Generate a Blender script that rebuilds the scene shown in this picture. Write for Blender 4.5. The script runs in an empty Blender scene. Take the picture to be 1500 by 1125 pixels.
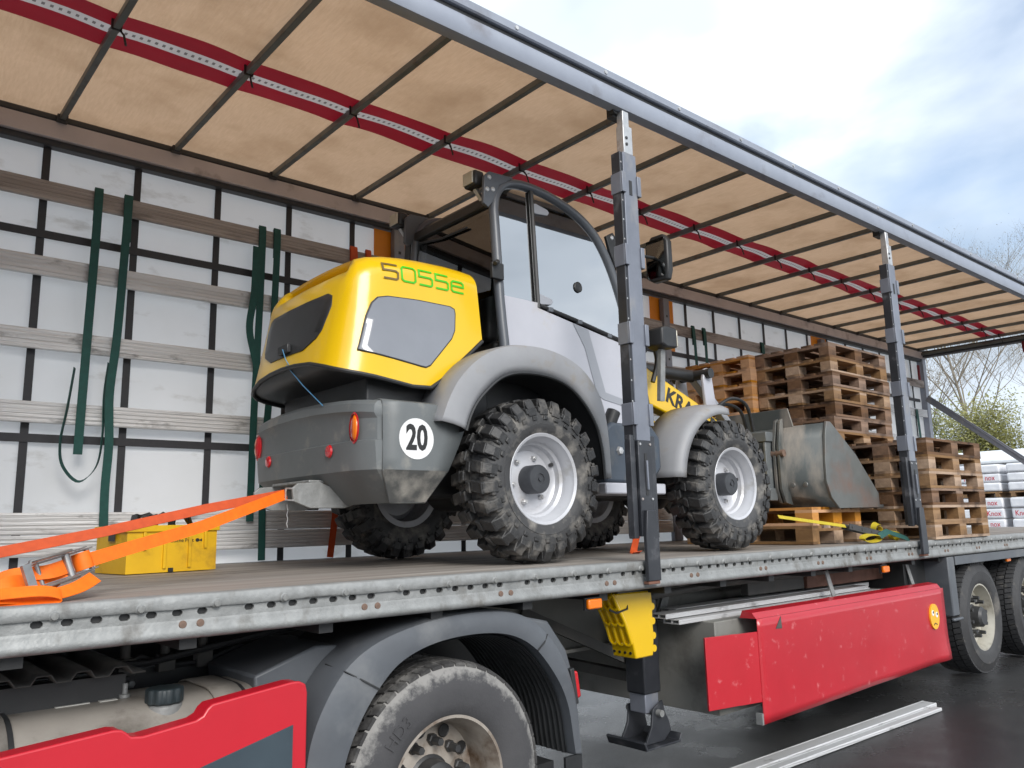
import bpy, bmesh, math, random
from mathutils import Vector, Matrix
random.seed(7)
R = math.radians
scene = bpy.context.scene
COL = scene.collection
# ------------------------------------------------------------------ camera
def cam_basis(a, b, c):
    w = Vector((math.sin(a)*math.cos(b), math.cos(a)*math.cos(b), math.sin(b)))
    r0 = Vector((math.cos(a), -math.sin(a), 0)); u0 = r0.cross(w)
    return r0*math.cos(c)+u0*math.sin(c), u0*math.cos(c)-r0*math.sin(c), w
cr, cu, cw = cam_basis(.7142, .1733, -.0236)
cam = bpy.data.objects.new('camera', bpy.data.cameras.new('camera'))
COL.objects.link(cam); scene.camera = cam
cam.matrix_world = Matrix(((cr.x, cu.x, -cw.x, 0), (cr.y, cu.y, -cw.y, -2.897), (cr.z, cu.z, -cw.z, 1.463), (0, 0, 0, 1)))
cam.data.sensor_width = 36; cam.data.lens = 1171.1/1500*36; cam.data.clip_end = 2000; cam.data.clip_start = .05
# ------------------------------------------------------------------ sky and sun
world = bpy.data.worlds.new('World'); scene.world = world; world.use_nodes = True
wn = world.node_tree.nodes; wl = world.node_tree.links
SUN_EL, SUN_AZ = R(31), R(198)          # azimuth measured from +Y clockwise
bg = wn['Background']; bg.inputs[1].default_value = .125
sky = wn.new('ShaderNodeTexSky'); sky.sky_type = 'NISHITA'; sky.sun_disc = False
sky.sun_elevation = SUN_EL; sky.sun_rotation = SUN_AZ
tc = wn.new('ShaderNodeTexCoord'); mp = wn.new('ShaderNodeMapping'); mp.inputs['Scale'].default_value = (1, 1, 1.9)
mp.inputs['Location'].default_value = (.0, .5, .2)
n1 = wn.new('ShaderNodeTexNoise'); n1.inputs['Scale'].default_value = 2.1; n1.inputs['Detail'].default_value = 7; n1.inputs['Roughness'].default_value = .5
n1.inputs['Distortion'].default_value = .25
r1 = wn.new('ShaderNodeValToRGB'); r1.color_ramp.elements[0].position = .22; r1.color_ramp.elements[1].position = .42
n2 = wn.new('ShaderNodeTexNoise'); n2.inputs['Scale'].default_value = 1.5; n2.inputs['Detail'].default_value = 5
r2 = wn.new('ShaderNodeValToRGB'); r2.color_ramp.interpolation = 'EASE'
r2.color_ramp.elements[0].position = .28; r2.color_ramp.elements[1].position = .74
r2.color_ramp.elements[0].color = (1.9, 2.3, 2.8, 1); r2.color_ramp.elements[1].color = (14, 14.1, 14, 1)
e_ = r2.color_ramp.elements.new(.46); e_.color = (4.2, 4.7, 5.3, 1)
mx = wn.new('ShaderNodeMix'); mx.data_type = 'RGBA'
wl.new(tc.outputs['Generated'], mp.inputs[0]); wl.new(mp.outputs[0], n1.inputs['Vector']); wl.new(mp.outputs[0], n2.inputs['Vector'])
wl.new(n1.outputs[0], r1.inputs[0]); wl.new(n2.outputs[0], r2.inputs[0])
wl.new(r1.outputs[0], mx.inputs[0]); wl.new(sky.outputs[0], mx.inputs[6]); wl.new(r2.outputs[0], mx.inputs[7]); wl.new(mx.outputs[2], bg.inputs[0])
sun = bpy.data.objects.new('sun', bpy.data.lights.new('sun', 'SUN')); COL.objects.link(sun)
sun.data.energy = 1.6; sun.data.angle = R(28); sun.data.color = (1, .965, .92)
sd = Vector((math.sin(SUN_AZ)*math.cos(SUN_EL), math.cos(SUN_AZ)*math.cos(SUN_EL), math.sin(SUN_EL)))
sun.rotation_euler = (-sd).to_track_quat('-Z', 'Y').to_euler()
vs = scene.view_settings; vs.view_transform = 'Standard'; vs.look = 'None'; vs.gamma = 1; vs.use_curve_mapping = False
vs.exposure = .84
# ------------------------------------------------------------------ materials
def lin(r, g, b):
    f = lambda c: (c/255/12.92) if c/255 <= .04045 else ((c/255+.055)/1.055)**2.4
    return (f(r), f(g), f(b), 1)
MATS = {}
def pm(name, c1, c2=None, scale=6, rough=.5, metal=0, bump=0, bscale=40, stretch=(1, 1, 1), dirt=None, dscale=3, damt=.5, dstretch=(1, 1, 1), rough2=None, rnd=0, spec=.5, coat=0, trans=0, detail=6, bstretch=None):
    m = bpy.data.materials.new(name); m.use_nodes = True; MATS[name] = m
    N = m.node_tree.nodes; L = m.node_tree.links; b = N['Principled BSDF']
    t = N.new('ShaderNodeTexCoord')
    def noise(sc, st, det=detail):
        q = N.new('ShaderNodeMapping'); q.inputs['Scale'].default_value = st; L.new(t.outputs['Object'], q.inputs[0])
        n = N.new('ShaderNodeTexNoise'); n.inputs['Scale'].default_value = sc; n.inputs['Detail'].default_value = det; n.inputs['Roughness'].default_value = .6
        L.new(q.outputs[0], n.inputs['Vector']); return n
    def ramp(n, a, z):
        r = N.new('ShaderNodeMapRange'); r.inputs[1].default_value = a; r.inputs[2].default_value = z; L.new(n.outputs[0], r.inputs[0]); return r
    def mixc(f, a, z):
        x = N.new('ShaderNodeMix'); x.data_type = 'RGBA'
        L.new(f, x.inputs[0])
        for i, v in ((6, a), (7, z)):
            if isinstance(v, tuple): x.inputs[i].default_value = v
            else: L.new(v, x.inputs[i])
        return x.outputs[2]
    c2 = c2 or tuple(v*.8 for v in c1[:3])+(1,)
    n = noise(scale, stretch); r = ramp(n, .3, .7)
    col = mixc(r.outputs[0], c1, c2)
    if dirt:
        dn = noise(dscale, dstretch, 8); dr = ramp(dn, .62-.35*damt, .78-.2*damt)
        col = mixc(dr.outputs[0], col, dirt)
        rr = N.new('ShaderNodeMapRange'); rr.inputs[3].default_value = rough; rr.inputs[4].default_value = rough2 if rough2 is not None else min(1, rough+.3)
        L.new(dr.outputs[0], rr.inputs[0]); L.new(rr.outputs[0], b.inputs['Roughness'])
    elif rough2 is not None:
        rr = N.new('ShaderNodeMapRange'); rr.inputs[3].default_value = rough; rr.inputs[4].default_value = rough2
        L.new(r.outputs[0], rr.inputs[0]); L.new(rr.outputs[0], b.inputs['Roughness'])
    else: b.inputs['Roughness'].default_value = rough
    if rnd:
        oi = N.new('ShaderNodeObjectInfo'); h = N.new('ShaderNodeHueSaturation')
        v = N.new('ShaderNodeMapRange'); v.inputs[3].default_value = 1-rnd; v.inputs[4].default_value = 1+rnd
        L.new(oi.outputs['Random'], v.inputs[0]); L.new(v.outputs[0], h.inputs['Value']); L.new(col, h.inputs['Color'])
        s = N.new('ShaderNodeMath'); s.operation = 'MULTIPLY_ADD'; s.inputs[1].default_value = -.5; s.inputs[2].default_value = 1.2
        L.new(oi.outputs['Random'], s.inputs[0]); L.new(s.outputs[0], h.inputs['Saturation'])
        col = h.outputs[0]
    L.new(col, b.inputs['Base Color'])
    b.inputs['Metallic'].default_value = metal; b.inputs['Specular IOR Level'].default_value = spec
    b.inputs['Coat Weight'].default_value = coat; b.inputs['Coat Roughness'].default_value = .12
    if bump:
        bn = noise(bscale, bstretch or stretch, 4); bp = N.new('ShaderNodeBump'); bp.inputs['Strength'].default_value = bump; bp.inputs['Distance'].default_value = .01
        L.new(bn.outputs[0], bp.inputs['Height']); L.new(bp.outputs[0], b.inputs['Normal'])
    if trans:
        tr = N.new('ShaderNodeBsdfTranslucent'); L.new(col, tr.inputs[0]); ms = N.new('ShaderNodeMixShader'); ms.inputs[0].default_value = trans
        L.new(b.outputs[0], ms.inputs[1]); L.new(tr.outputs[0], ms.inputs[2]); L.new(ms.outputs[0], N['Material Output'].inputs[0])
    return m
G = lambda v: (v, v, v, 1)
pm('asphalt', G(.035), G(.06), 60, .38, bump=.5, bscale=260, dirt=(.022, .022, .024, 1), dscale=.55, damt=.62, rough2=.12, spec=.5)
pm('curtain', lin(240, 240, 240), lin(234, 234, 233), 2.2, .42, bump=.18, bscale=5, dirt=lin(196, 192, 186), dscale=2.6, damt=.1, dstretch=(1, 1, 2.2), trans=.42)
pm('webbing', (.022, .022, .026, 1), (.03, .03, .034, 1), 30, .6)
pm('roof_tarp', lin(206, 174, 143), lin(194, 161, 131), 14, .6, stretch=(6, .8, 1), bump=.35, bscale=60, bstretch=(2.2, .2, 1), dirt=lin(178, 146, 116), dscale=1.7, damt=.45, trans=.37)
pm('tarp_red', lin(138, 24, 38), lin(124, 20, 33), 3, .55, trans=.32)
pm('orange_tarp', lin(226, 140, 10), lin(208, 122, 6), 3, .5)
pm('alu', (.68, .68, .68, 1), (.55, .55, .55, 1), 3, .42, metal=.35, bump=.7, bscale=70, stretch=(.12, 1, 4), bstretch=(.01, .01, 1.6), dirt=(.07, .065, .06, 1), dscale=5, damt=.09, dstretch=(.8, 1, 2))
pm('wood_slat', lin(176, 168, 162), lin(142, 133, 127), 4, .75, bump=.6, bscale=30, stretch=(.15, 1, 6), dirt=lin(60, 54, 50), dscale=3.2, damt=.28, dstretch=(.4, 1, 2))
pm('galv', (.33, .335, .33, 1), (.24, .245, .24, 1), 14, .55, metal=.4, bump=.45, bscale=25, dirt=(.13, .12, .105, 1), dscale=8, damt=.24, dstretch=(.8, 1, .5))
pm('rail_paint', lin(146, 152, 164), lin(134, 140, 153), 4, .42, dirt=lin(118, 118, 124), dscale=3, damt=.1)
pm('rail_in', lin(206, 198, 200), lin(192, 184, 186), 4, .5, dirt=lin(82, 62, 52), dscale=2.2, damt=.16)
pm('rail_dark', (.05, .052, .056, 1), (.035, .036, .04, 1), 6, .5)
pm('bow', lin(108, 112, 109), lin(92, 95, 93), 8, .45, dirt=lin(92, 74, 60), dscale=6, damt=.15)
pm('deck', lin(154, 146, 138), lin(118, 111, 105), 3.5, .62, bump=.5, bscale=14, stretch=(.1, 2.6, 1), dirt=lin(178, 172, 164), dscale=2.6, damt=.24, dstretch=(.16, 2.2, 1), rough2=.7)
pm('post_steel', lin(126, 130, 140), lin(110, 114, 124), 5, .36, metal=.2, dirt=lin(150, 148, 145), dscale=5, damt=.14, dstretch=(1, 1, .5))
pm('post_dark', (.024, .026, .032, 1), (.042, .045, .052, 1), 7, .38, metal=.2, dirt=(.13, .13, .14, 1), dscale=7, damt=.13)
pm('silver', (.62, .62, .62, 1), (.45, .45, .45, 1), 10, .38, metal=.7, dirt=(.3, .15, .08, 1), dscale=9, damt=.14)
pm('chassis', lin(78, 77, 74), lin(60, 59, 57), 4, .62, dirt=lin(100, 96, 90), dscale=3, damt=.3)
pm('chassis_dark', (.016, .017, .018, 1), (.03, .03, .031, 1), 5, .55)
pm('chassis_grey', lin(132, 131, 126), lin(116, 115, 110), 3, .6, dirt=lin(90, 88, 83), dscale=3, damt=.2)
pm('rust', lin(122, 84, 68), lin(98, 66, 54), 6, .7, dirt=lin(80, 52, 42), dscale=5, damt=.3)
pm('rusty_bolt', lin(128, 104, 90), lin(96, 78, 68), 30, .7)
pm('red_paint', lin(182, 28, 42), lin(172, 24, 37), 2.5, .34, bump=.12, bscale=2.6, dirt=lin(206, 120, 122), dscale=11, damt=.0, coat=.3)
pm('red_plastic', lin(190, 28, 44), lin(182, 25, 40), 3, .38, coat=.2, bump=.05, bscale=5)
pm('slate', lin(62, 74, 82), lin(54, 65, 73), 4, .35)
pm('guard', lin(90, 94, 99), lin(78, 81, 86), 4, .46, dirt=lin(110, 112, 114), dscale=3.2, damt=.26)
pm('tank', lin(168, 162, 154), lin(150, 144, 136), 4, .45, metal=.25, dirt=lin(92, 86, 78), dscale=4, damt=.32)
pm('tank_cap', lin(44, 54, 58), lin(34, 43, 46), 12, .5)
pm('white_sticker', lin(214, 212, 205), lin(196, 194, 188), 10, .5)
pm('rubber_truck', (.05, .05, .052, 1), (.032, .032, .034, 1), 8, .72, dirt=lin(120, 116, 110), dscale=4, damt=.2, bump=.3, bscale=50)
pm('rubber_dusty', lin(62, 61, 61), lin(48, 47, 47), 7, .8, dirt=lin(116, 114, 111), dscale=6.5, damt=.3, bump=.4, bscale=50)
pm('rubber_loader', (.022, .022, .023, 1), (.036, .036, .036, 1), 9, .5, dirt=lin(112, 108, 103), dscale=9, damt=.32, bump=.5, bscale=40)
pm('rubber_side', lin(66, 66, 67), lin(52, 52, 53), 9, .62, dirt=lin(134, 130, 124), dscale=9, damt=.4, bump=.3, bscale=40)
pm('rim_silver', lin(198, 199, 203), lin(184, 185, 190), 5, .34, metal=.2, dirt=lin(160, 158, 155), dscale=7, damt=.14)
pm('rim_dirty', lin(178, 170, 160), lin(140, 130, 120), 6, .5, metal=.35, dirt=lin(96, 76, 58), dscale=7, damt=.36)
pm('rim_cream', lin(190, 186, 174), lin(170, 165, 152), 6, .42, metal=.3, dirt=lin(120, 112, 98), dscale=6, damt=.2)
pm('hub_dark', lin(62, 64, 68), lin(48, 50, 54), 12, .5)
pm('nut', (.028, .028, .03, 1), (.045, .045, .045, 1), 20, .45)
pm('yellow_paint', lin(226, 184, 2), lin(220, 177, 1), 2, .28, coat=.5)
pm('hood_glass', lin(128, 131, 138), lin(120, 123, 130), 3, .2, spec=.7, coat=.6)
pm('hood_grille', (.015, .016, .017, 1), (.024, .025, .027, 1), 6, .28, bump=.3, bscale=200)
pm('black_plastic', (.017, .018, .019, 1), (.027, .028, .03, 1), 10, .45)
pm('weight_grey', lin(104, 108, 109), lin(94, 98, 99), 3, .45, dirt=lin(140, 138, 132), dscale=5.5, damt=.2)
pm('weight_low', lin(86, 87, 86), lin(76, 76, 75), 5, .6, dirt=lin(152, 148, 140), dscale=6, damt=.4)
pm('light_grey', lin(180, 181, 189), lin(172, 173, 181), 3, .32, coat=.3, dirt=lin(176, 172, 168), dscale=5, damt=.1)
pm('fender_grey', lin(146, 147, 150), lin(136, 137, 140), 4, .5, dirt=lin(140, 134, 126), dscale=7, damt=.2)
pm('mid_grey', lin(150, 153, 160), lin(142, 145, 152), 3, .4)
pm('cab_frame', lin(90, 94, 100), lin(78, 82, 88), 5, .36)
pm('step_blue', lin(66, 76, 88), lin(56, 65, 76), 6, .45, dirt=lin(100, 100, 98), dscale=5, damt=.25)
pm('bucket_steel', lin(84, 89, 89), lin(72, 77, 77), 4, .5, metal=.2, dirt=lin(150, 142, 132), dscale=3.2, damt=.36, dstretch=(1, 1, .4))
pm('bucket_worn', lin(116, 118, 116), lin(100, 102, 100), 5, .5, metal=.3, dirt=lin(118, 100, 92), dscale=4, damt=.4)
pm('green_web', (.008, .075, .062, 1), (.006, .055, .047, 1), 30, .7)
pm('orange_web', lin(250, 118, 12), lin(240, 106, 8), 30, .6)
pm('orange_dull_shaded', lin(196, 76, 26), lin(178, 66, 20), 30, .65)  # dull orange webbing; also puts shade into the ratchet strap's forward strand
pm('yellow_web', lin(192, 172, 34), lin(170, 150, 28), 30, .65)
pm('steel', (.42, .41, .4, 1), (.3, .29, .28, 1), 16, .38, metal=.85)
pm('crate', lin(222, 176, 14), lin(204, 158, 12), 4, .48, dirt=lin(160, 122, 30), dscale=6, damt=.2)
pm('decal_black', G(.012), G(.016), 10, .45)
pm('decal_white', G(.78), G(.74), 10, .4, dirt=G(.5), dscale=14, damt=.08)
pm('decal_green', lin(70, 190, 20), lin(64, 180, 16), 10, .4)
pm('decal_brown', lin(112, 92, 44), lin(104, 84, 40), 10, .4)
pm('decal_red', lin(205, 40, 60), lin(190, 60, 76), 10, .5)
pm('wood_new', lin(206, 148, 84), lin(180, 124, 68), 5, .7, bump=.35, bscale=30, stretch=(.25, 2, 2), dirt=lin(120, 84, 52), dscale=4, damt=.16, rnd=.14)
pm('wood_old', lin(138, 104, 76), lin(92, 69, 52), 5, .8, bump=.4, bscale=30, stretch=(.25, 2, 2), dirt=lin(60, 46, 38), dscale=4, damt=.25, rnd=.42)
pm('wood_grey', lin(172, 138, 102), lin(128, 100, 75), 5, .78, bump=.4, bscale=30, stretch=(.25, 2, 2), dirt=lin(82, 64, 50), dscale=4, damt=.22, rnd=.34)
pm('wrap_white', lin(232, 232, 234), lin(214, 215, 220), 5, .28, bump=.6, bscale=9)
pm('shed_white', lin(226, 229, 232), lin(210, 214, 218), 2, .5)
pm('shed_wall', lin(128, 112, 96), lin(104, 92, 80), 1.5, .8)
pm('bark', lin(158, 148, 134), lin(112, 104, 92), 6, .85)  # paled, with distance haze put into the bark colour
pm('leaf_a', (.28, .29, .10, 1), (.21, .23, .08, 1), 1.2, .6, trans=.35)  # leaf tones paled too, carrying the haze in their colour
pm('leaf_b', (.34, .33, .12, 1), (.25, .25, .09, 1), 1.2, .6, trans=.35)
pm('leaf_c', (.20, .15, .06, 1), (.13, .105, .045, 1), 1.2, .6, trans=.3)
def dusty_tyre():
    m = bpy.data.materials.new('tyre_dust'); m.use_nodes = True; MATS['tyre_dust'] = m
    N = m.node_tree.nodes; L = m.node_tree.links; b = N['Principled BSDF']; b.inputs['Roughness'].default_value = .8
    t = N.new('ShaderNodeTexCoord'); v = N.new('ShaderNodeVectorMath'); v.operation = 'MULTIPLY'; v.inputs[1].default_value = (1, 0, 1); L.new(t.outputs['Object'], v.inputs[0])
    ln = N.new('ShaderNodeVectorMath'); ln.operation = 'LENGTH'; L.new(v.outputs[0], ln.inputs[0])
    n = N.new('ShaderNodeTexNoise'); n.inputs['Scale'].default_value = 13; n.inputs['Detail'].default_value = 7; n.inputs['Roughness'].default_value = .7; L.new(t.outputs['Object'], n.inputs['Vector'])
    a = N.new('ShaderNodeMath'); a.operation = 'MULTIPLY_ADD'; a.inputs[1].default_value = .22; L.new(n.outputs[0], a.inputs[0]); L.new(ln.outputs['Value'], a.inputs[2])
    r = N.new('ShaderNodeMapRange'); r.inputs[1].default_value = .555; r.inputs[2].default_value = .60; L.new(a.outputs[0], r.inputs[0])
    r2 = N.new('ShaderNodeMapRange'); r2.inputs[1].default_value = .515; r2.inputs[2].default_value = .505; L.new(ln.outputs['Value'], r2.inputs[0])
    mu = N.new('ShaderNodeMath'); mu.operation = 'MULTIPLY'; L.new(r.outputs[0], mu.inputs[0]); L.new(r2.outputs[0], mu.inputs[1])
    n2 = N.new('ShaderNodeTexNoise'); n2.inputs['Scale'].default_value = 5; n2.inputs['Detail'].default_value = 6; L.new(t.outputs['Object'], n2.inputs['Vector'])
    x = N.new('ShaderNodeMix'); x.data_type = 'RGBA'; x.inputs[6].default_value = lin(52, 52, 55); x.inputs[7].default_value = lin(78, 77, 78); L.new(n2.outputs[0], x.inputs[0])
    y = N.new('ShaderNodeMix'); y.data_type = 'RGBA'; y.inputs[7].default_value = lin(136, 134, 131); L.new(mu.outputs[0], y.inputs[0]); L.new(x.outputs[2], y.inputs[6]); L.new(y.outputs[2], b.inputs['Base Color'])
    bp = N.new('ShaderNodeBump'); bp.inputs['Strength'].default_value = .4; bp.inputs['Distance'].default_value = .01; L.new(n.outputs[0], bp.inputs['Height']); L.new(bp.outputs[0], b.inputs['Normal'])
dusty_tyre()
def dashes(y0):
    m = pm('tarp_grey', lin(186, 180, 178), lin(174, 168, 166), 5, .6); N = m.node_tree.nodes; L = m.node_tree.links; b = N['Principled BSDF']
    t = N.new('ShaderNodeTexCoord'); s = N.new('ShaderNodeSeparateXYZ'); L.new(t.outputs['Object'], s.inputs[0])
    def mt(op, a, v=None):
        n = N.new('ShaderNodeMath'); n.operation = op; L.new(a, n.inputs[0])
        if v is not None:
            if isinstance(v, float): n.inputs[1].default_value = v
            else: L.new(v, n.inputs[1])
        return n.outputs[0]
    f = mt('LESS_THAN', mt('FRACT', mt('MULTIPLY', s.outputs[0], 26.0)), .4)
    g = mt('LESS_THAN', mt('ABSOLUTE', mt('SUBTRACT', s.outputs[1], y0)), .012)
    k = mt('MULTIPLY', f, g); x = N.new('ShaderNodeMix'); x.data_type = 'RGBA'; src = b.inputs['Base Color'].links[0].from_socket
    L.new(k, x.inputs[0]); L.new(src, x.inputs[6]); x.inputs[7].default_value = lin(104, 98, 97); L.new(x.outputs[2], b.inputs['Base Color'])
    tr = N.new('ShaderNodeBsdfTranslucent'); L.new(x.outputs[2], tr.inputs[0]); ms = N.new('ShaderNodeMixShader'); ms.inputs[0].default_value = .34
    L.new(b.outputs[0], ms.inputs[1]); L.new(tr.outputs[0], ms.inputs[2]); L.new(ms.outputs[0], N['Material Output'].inputs[0])
dashes(.0525)
def smooth2(L, k=4):
    o = []
    for i in range(len(L)-1):
        a, b, c, d = L[max(i-1, 0)], L[i], L[i+1], L[min(i+2, len(L)-1)]
        for t in range(k):
            s = t/k; o.append(tuple(.5*(2*b[j]+(c[j]-a[j])*s+(2*a[j]-5*b[j]+4*c[j]-d[j])*s*s+(3*b[j]-a[j]-3*c[j]+d[j])*s**3) for j in range(2)))
    return o+[tuple(L[-1])]
def smooth3(P, k=5):
    P = [Vector(p) for p in P]; o = []
    for i in range(len(P)-1):
        a, b, c, d = P[max(i-1, 0)], P[i], P[i+1], P[min(i+2, len(P)-1)]
        for t in range(k):
            s = t/k; o.append(.5*(2*b+(c-a)*s+(2*a-5*b+4*c-d)*s*s+(3*b-a-3*c+d)*s**3))
    return o+[P[-1]]
def lampm(name, c, rough=.15):
    m = pm(name, c, c, 5, rough, coat=.8); return m
lampm('amber', lin(235, 120, 8)); lampm('lamp_red', lin(190, 16, 26)); lampm('lamp_clear', lin(196, 190, 172)); lampm('smiley', lin(245, 180, 20), .4); lampm('blue_cord', lin(70, 130, 170), .6)
def glassm(name, tint, refl):
    m = bpy.data.materials.new(name); m.use_nodes = True; MATS[name] = m
    N = m.node_tree.nodes; L = m.node_tree.links; N.remove(N['Principled BSDF'])
    t = N.new('ShaderNodeBsdfTransparent'); t.inputs[0].default_value = tint
    g = N.new('ShaderNodeBsdfGlossy'); g.inputs['Roughness'].default_value = .015; g.inputs[0].default_value = (.95, .96, .97, 1)
    f = N.new('ShaderNodeFresnel'); f.inputs[0].default_value = 1.5
    mr = N.new('ShaderNodeMapRange'); mr.inputs[1].default_value = 0; mr.inputs[2].default_value = 1; mr.inputs[3].default_value = refl; mr.inputs[4].default_value = 1
    L.new(f.outputs[0], mr.inputs[0])
    s = N.new('ShaderNodeMixShader'); L.new(mr.outputs[0], s.inputs[0]); L.new(t.outputs[0], s.inputs[1]); L.new(g.outputs[0], s.inputs[2])
    L.new(s.outputs[0], N['Material Output'].inputs[0]); return m
glassm('cab_glass', (.5, .54, .54, 1), .52); glassm('rear_glass', (.5, .54, .54, 1), .10)
# ------------------------------------------------------------------ mesh helpers
OFF = {}
class MB:
    def __init__(s): s.v = []; s.f = []
    def add(s, vs, fs):
        n = len(s.v); s.v += [tuple(p) for p in vs]; s.f += [tuple(i+n for i in f) for f in fs]; return s
    def box(s, x0, x1, y0, y1, z0, z1):
        return s.add([(x, y, z) for x in (x0, x1) for y in (y0, y1) for z in (z0, z1)],
                     [(0, 1, 3, 2), (4, 6, 7, 5), (0, 4, 5, 1), (2, 3, 7, 6), (0, 2, 6, 4), (1, 5, 7, 3)])
    def bar(s, a, b, w, h, up=(0, 0, 1)):
        a = Vector(a); b = Vector(b); t = (b-a).normalized(); u = Vector(up); x = t.cross(u).normalized(); u = x.cross(t)
        P = []
        for c in (a, b):
            for i in (-1, 1):
                for j in (-1, 1): P.append(c+x*i*w/2+u*j*h/2)
        return s.add(P, [(0, 1, 3, 2), (4, 6, 7, 5), (0, 4, 5, 1), (2, 3, 7, 6), (0, 2, 6, 4), (1, 5, 7, 3)])
    def prism(s, pts, plane, a, b):
        mk = {'xz': lambda p, d: (p[0], d, p[1]), 'xy': lambda p, d: (p[0], p[1], d), 'yz': lambda p, d: (d, p[0], p[1])}[plane]
        n = len(pts); P = [mk(p, a) for p in pts]+[mk(p, b) for p in pts]
        return s.add(P, [tuple(range(n)), tuple(range(2*n-1, n-1, -1))]+[(i, i+n, (i+1) % n+n, (i+1) % n) for i in range(n)])
    def lathe(s, prof, o=(0, 0, 0), ax='y', n=32, cap=False):
        o = Vector(o); P = []
        for k in range(n):
            c, q = math.cos(2*math.pi*k/n), math.sin(2*math.pi*k/n)
            for r, h in prof:
                P.append(o+Vector({'y': (r*c, h, r*q), 'x': (h, r*c, r*q), 'z': (r*c, r*q, h)}[ax]))
        m = len(prof); F = []
        for k in range(n):
            for j in range(m-1):
                F.append((k*m+j, k*m+j+1, (k+1) % n*m+j+1, (k+1) % n*m+j))
        if cap: F += [tuple(k*m for k in range(n)), tuple(k*m+m-1 for k in range(n-1, -1, -1))]
        return s.add(P, F)
    def tube(s, pts, r, n=8, r2=None):
        pts = [Vector(p) for p in pts]; P = []; m = len(pts)
        t0 = (pts[1]-pts[0]).normalized(); u = t0.orthogonal().normalized()
        for i, p in enumerate(pts):
            t = (pts[min(i+1, m-1)]-pts[max(i-1, 0)]).normalized(); u = (u-t*u.dot(t))
            u = u.normalized() if u.length > 1e-6 else t.orthogonal().normalized(); w = t.cross(u)
            rr = r if r2 is None else r+(r2-r)*i/(m-1)
            for k in range(n):
                a = 2*math.pi*k/n; P.append(p+u*math.cos(a)*rr+w*math.sin(a)*rr)
        F = [(i*n+k, i*n+(k+1) % n, (i+1)*n+(k+1) % n, (i+1)*n+k) for i in range(m-1) for k in range(n)]
        F += [tuple(range(n-1, -1, -1)), tuple((m-1)*n+k for k in range(n))]
        return s.add(P, F)
    def ribbon(s, pts, wd, width, th=.003):
        pts = [Vector(p) for p in pts]; P = []; m = len(pts)
        for i, p in enumerate(pts):
            t = (pts[min(i+1, m-1)]-pts[max(i-1, 0)]).normalized()
            w = Vector(wd[i] if isinstance(wd, list) else wd); w = (w-t*w.dot(t)).normalized(); nn = t.cross(w)
            for a, b in ((-1, -1), (1, -1), (1, 1), (-1, 1)): P.append(p+w*a*width/2+nn*b*th/2)
        F = [(i*4+k, i*4+(k+1) % 4, i*4+4+(k+1) % 4, i*4+4+k) for i in range(m-1) for k in range(4)]
        F += [(3, 2, 1, 0), tuple((m-1)*4+k for k in range(4))]
        return s.add(P, F)
    def grid(s, fn, nu, nv):
        P = [fn(i/nu, j/nv) for i in range(nu+1) for j in range(nv+1)]
        return s.add(P, [(i*(nv+1)+j, (i+1)*(nv+1)+j, (i+1)*(nv+1)+j+1, i*(nv+1)+j+1) for i in range(nu) for j in range(nv)])
    def rows(s, rows, closed=False):
        m = len(rows[0]); P = [p for r in rows for p in r]; F = []
        for i in range(len(rows)-1):
            for j in range(m if closed else m-1): F.append((i*m+j, i*m+(j+1) % m, (i+1)*m+(j+1) % m, (i+1)*m+j))
        return s.add(P, F)
    def build(s, name, mat, parent=None, smooth=35, bevel=0, label=None, local=False, solid=0, seg=2):
        me = bpy.data.meshes.new(name); me.from_pydata(s.v, [], s.f)
        bm = bmesh.new(); bm.from_mesh(me); bmesh.ops.recalc_face_normals(bm, faces=bm.faces); bm.to_mesh(me); bm.free()
        o = bpy.data.objects.new(name, me); COL.objects.link(o); me.materials.append(MATS[mat])
        off = Vector((0, 0, 0))
        if parent is not None:
            o.parent = parent; off = OFF.get(parent.name, off)
        if not local:
            if off.length: me.transform(Matrix.Translation(-off))
            OFF[o.name] = off
        if smooth:
            me.shade_smooth(); me.set_sharp_from_angle(angle=R(smooth))
        if bevel:
            b = o.modifiers.new('bevel', 'BEVEL'); b.width = bevel; b.segments = seg; b.limit_method = 'ANGLE'; b.angle_limit = R(40); b.harden_normals = False
        if solid:
            q = o.modifiers.new('solid', 'SOLIDIFY'); q.thickness = solid; q.offset = 0
        if label: o['label'] = label
        return o
def thing(name, loc, label, cat, group=None):
    o = bpy.data.objects.new(name, None); COL.objects.link(o); o.location = loc; o.empty_display_size = .1
    OFF[o.name] = Vector(loc); o['label'] = label; o['category'] = cat
    if group: o['group'] = group
    return o
def tag(o, label=None, cat=None, group=None, kind=None):
    for k, v in (('label', label), ('category', cat), ('group', group), ('kind', kind)):
        if v: o[k] = v
    return o
def cp(o, parent, loc=None, rz=None):
    c = o.copy(); COL.objects.link(c); c.parent = parent
    if loc is not None: c.location = loc
    if rz is not None: c.rotation_euler = (0, 0, rz)
    for ch in list(o.children): cp(ch, c)
    return c
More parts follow.
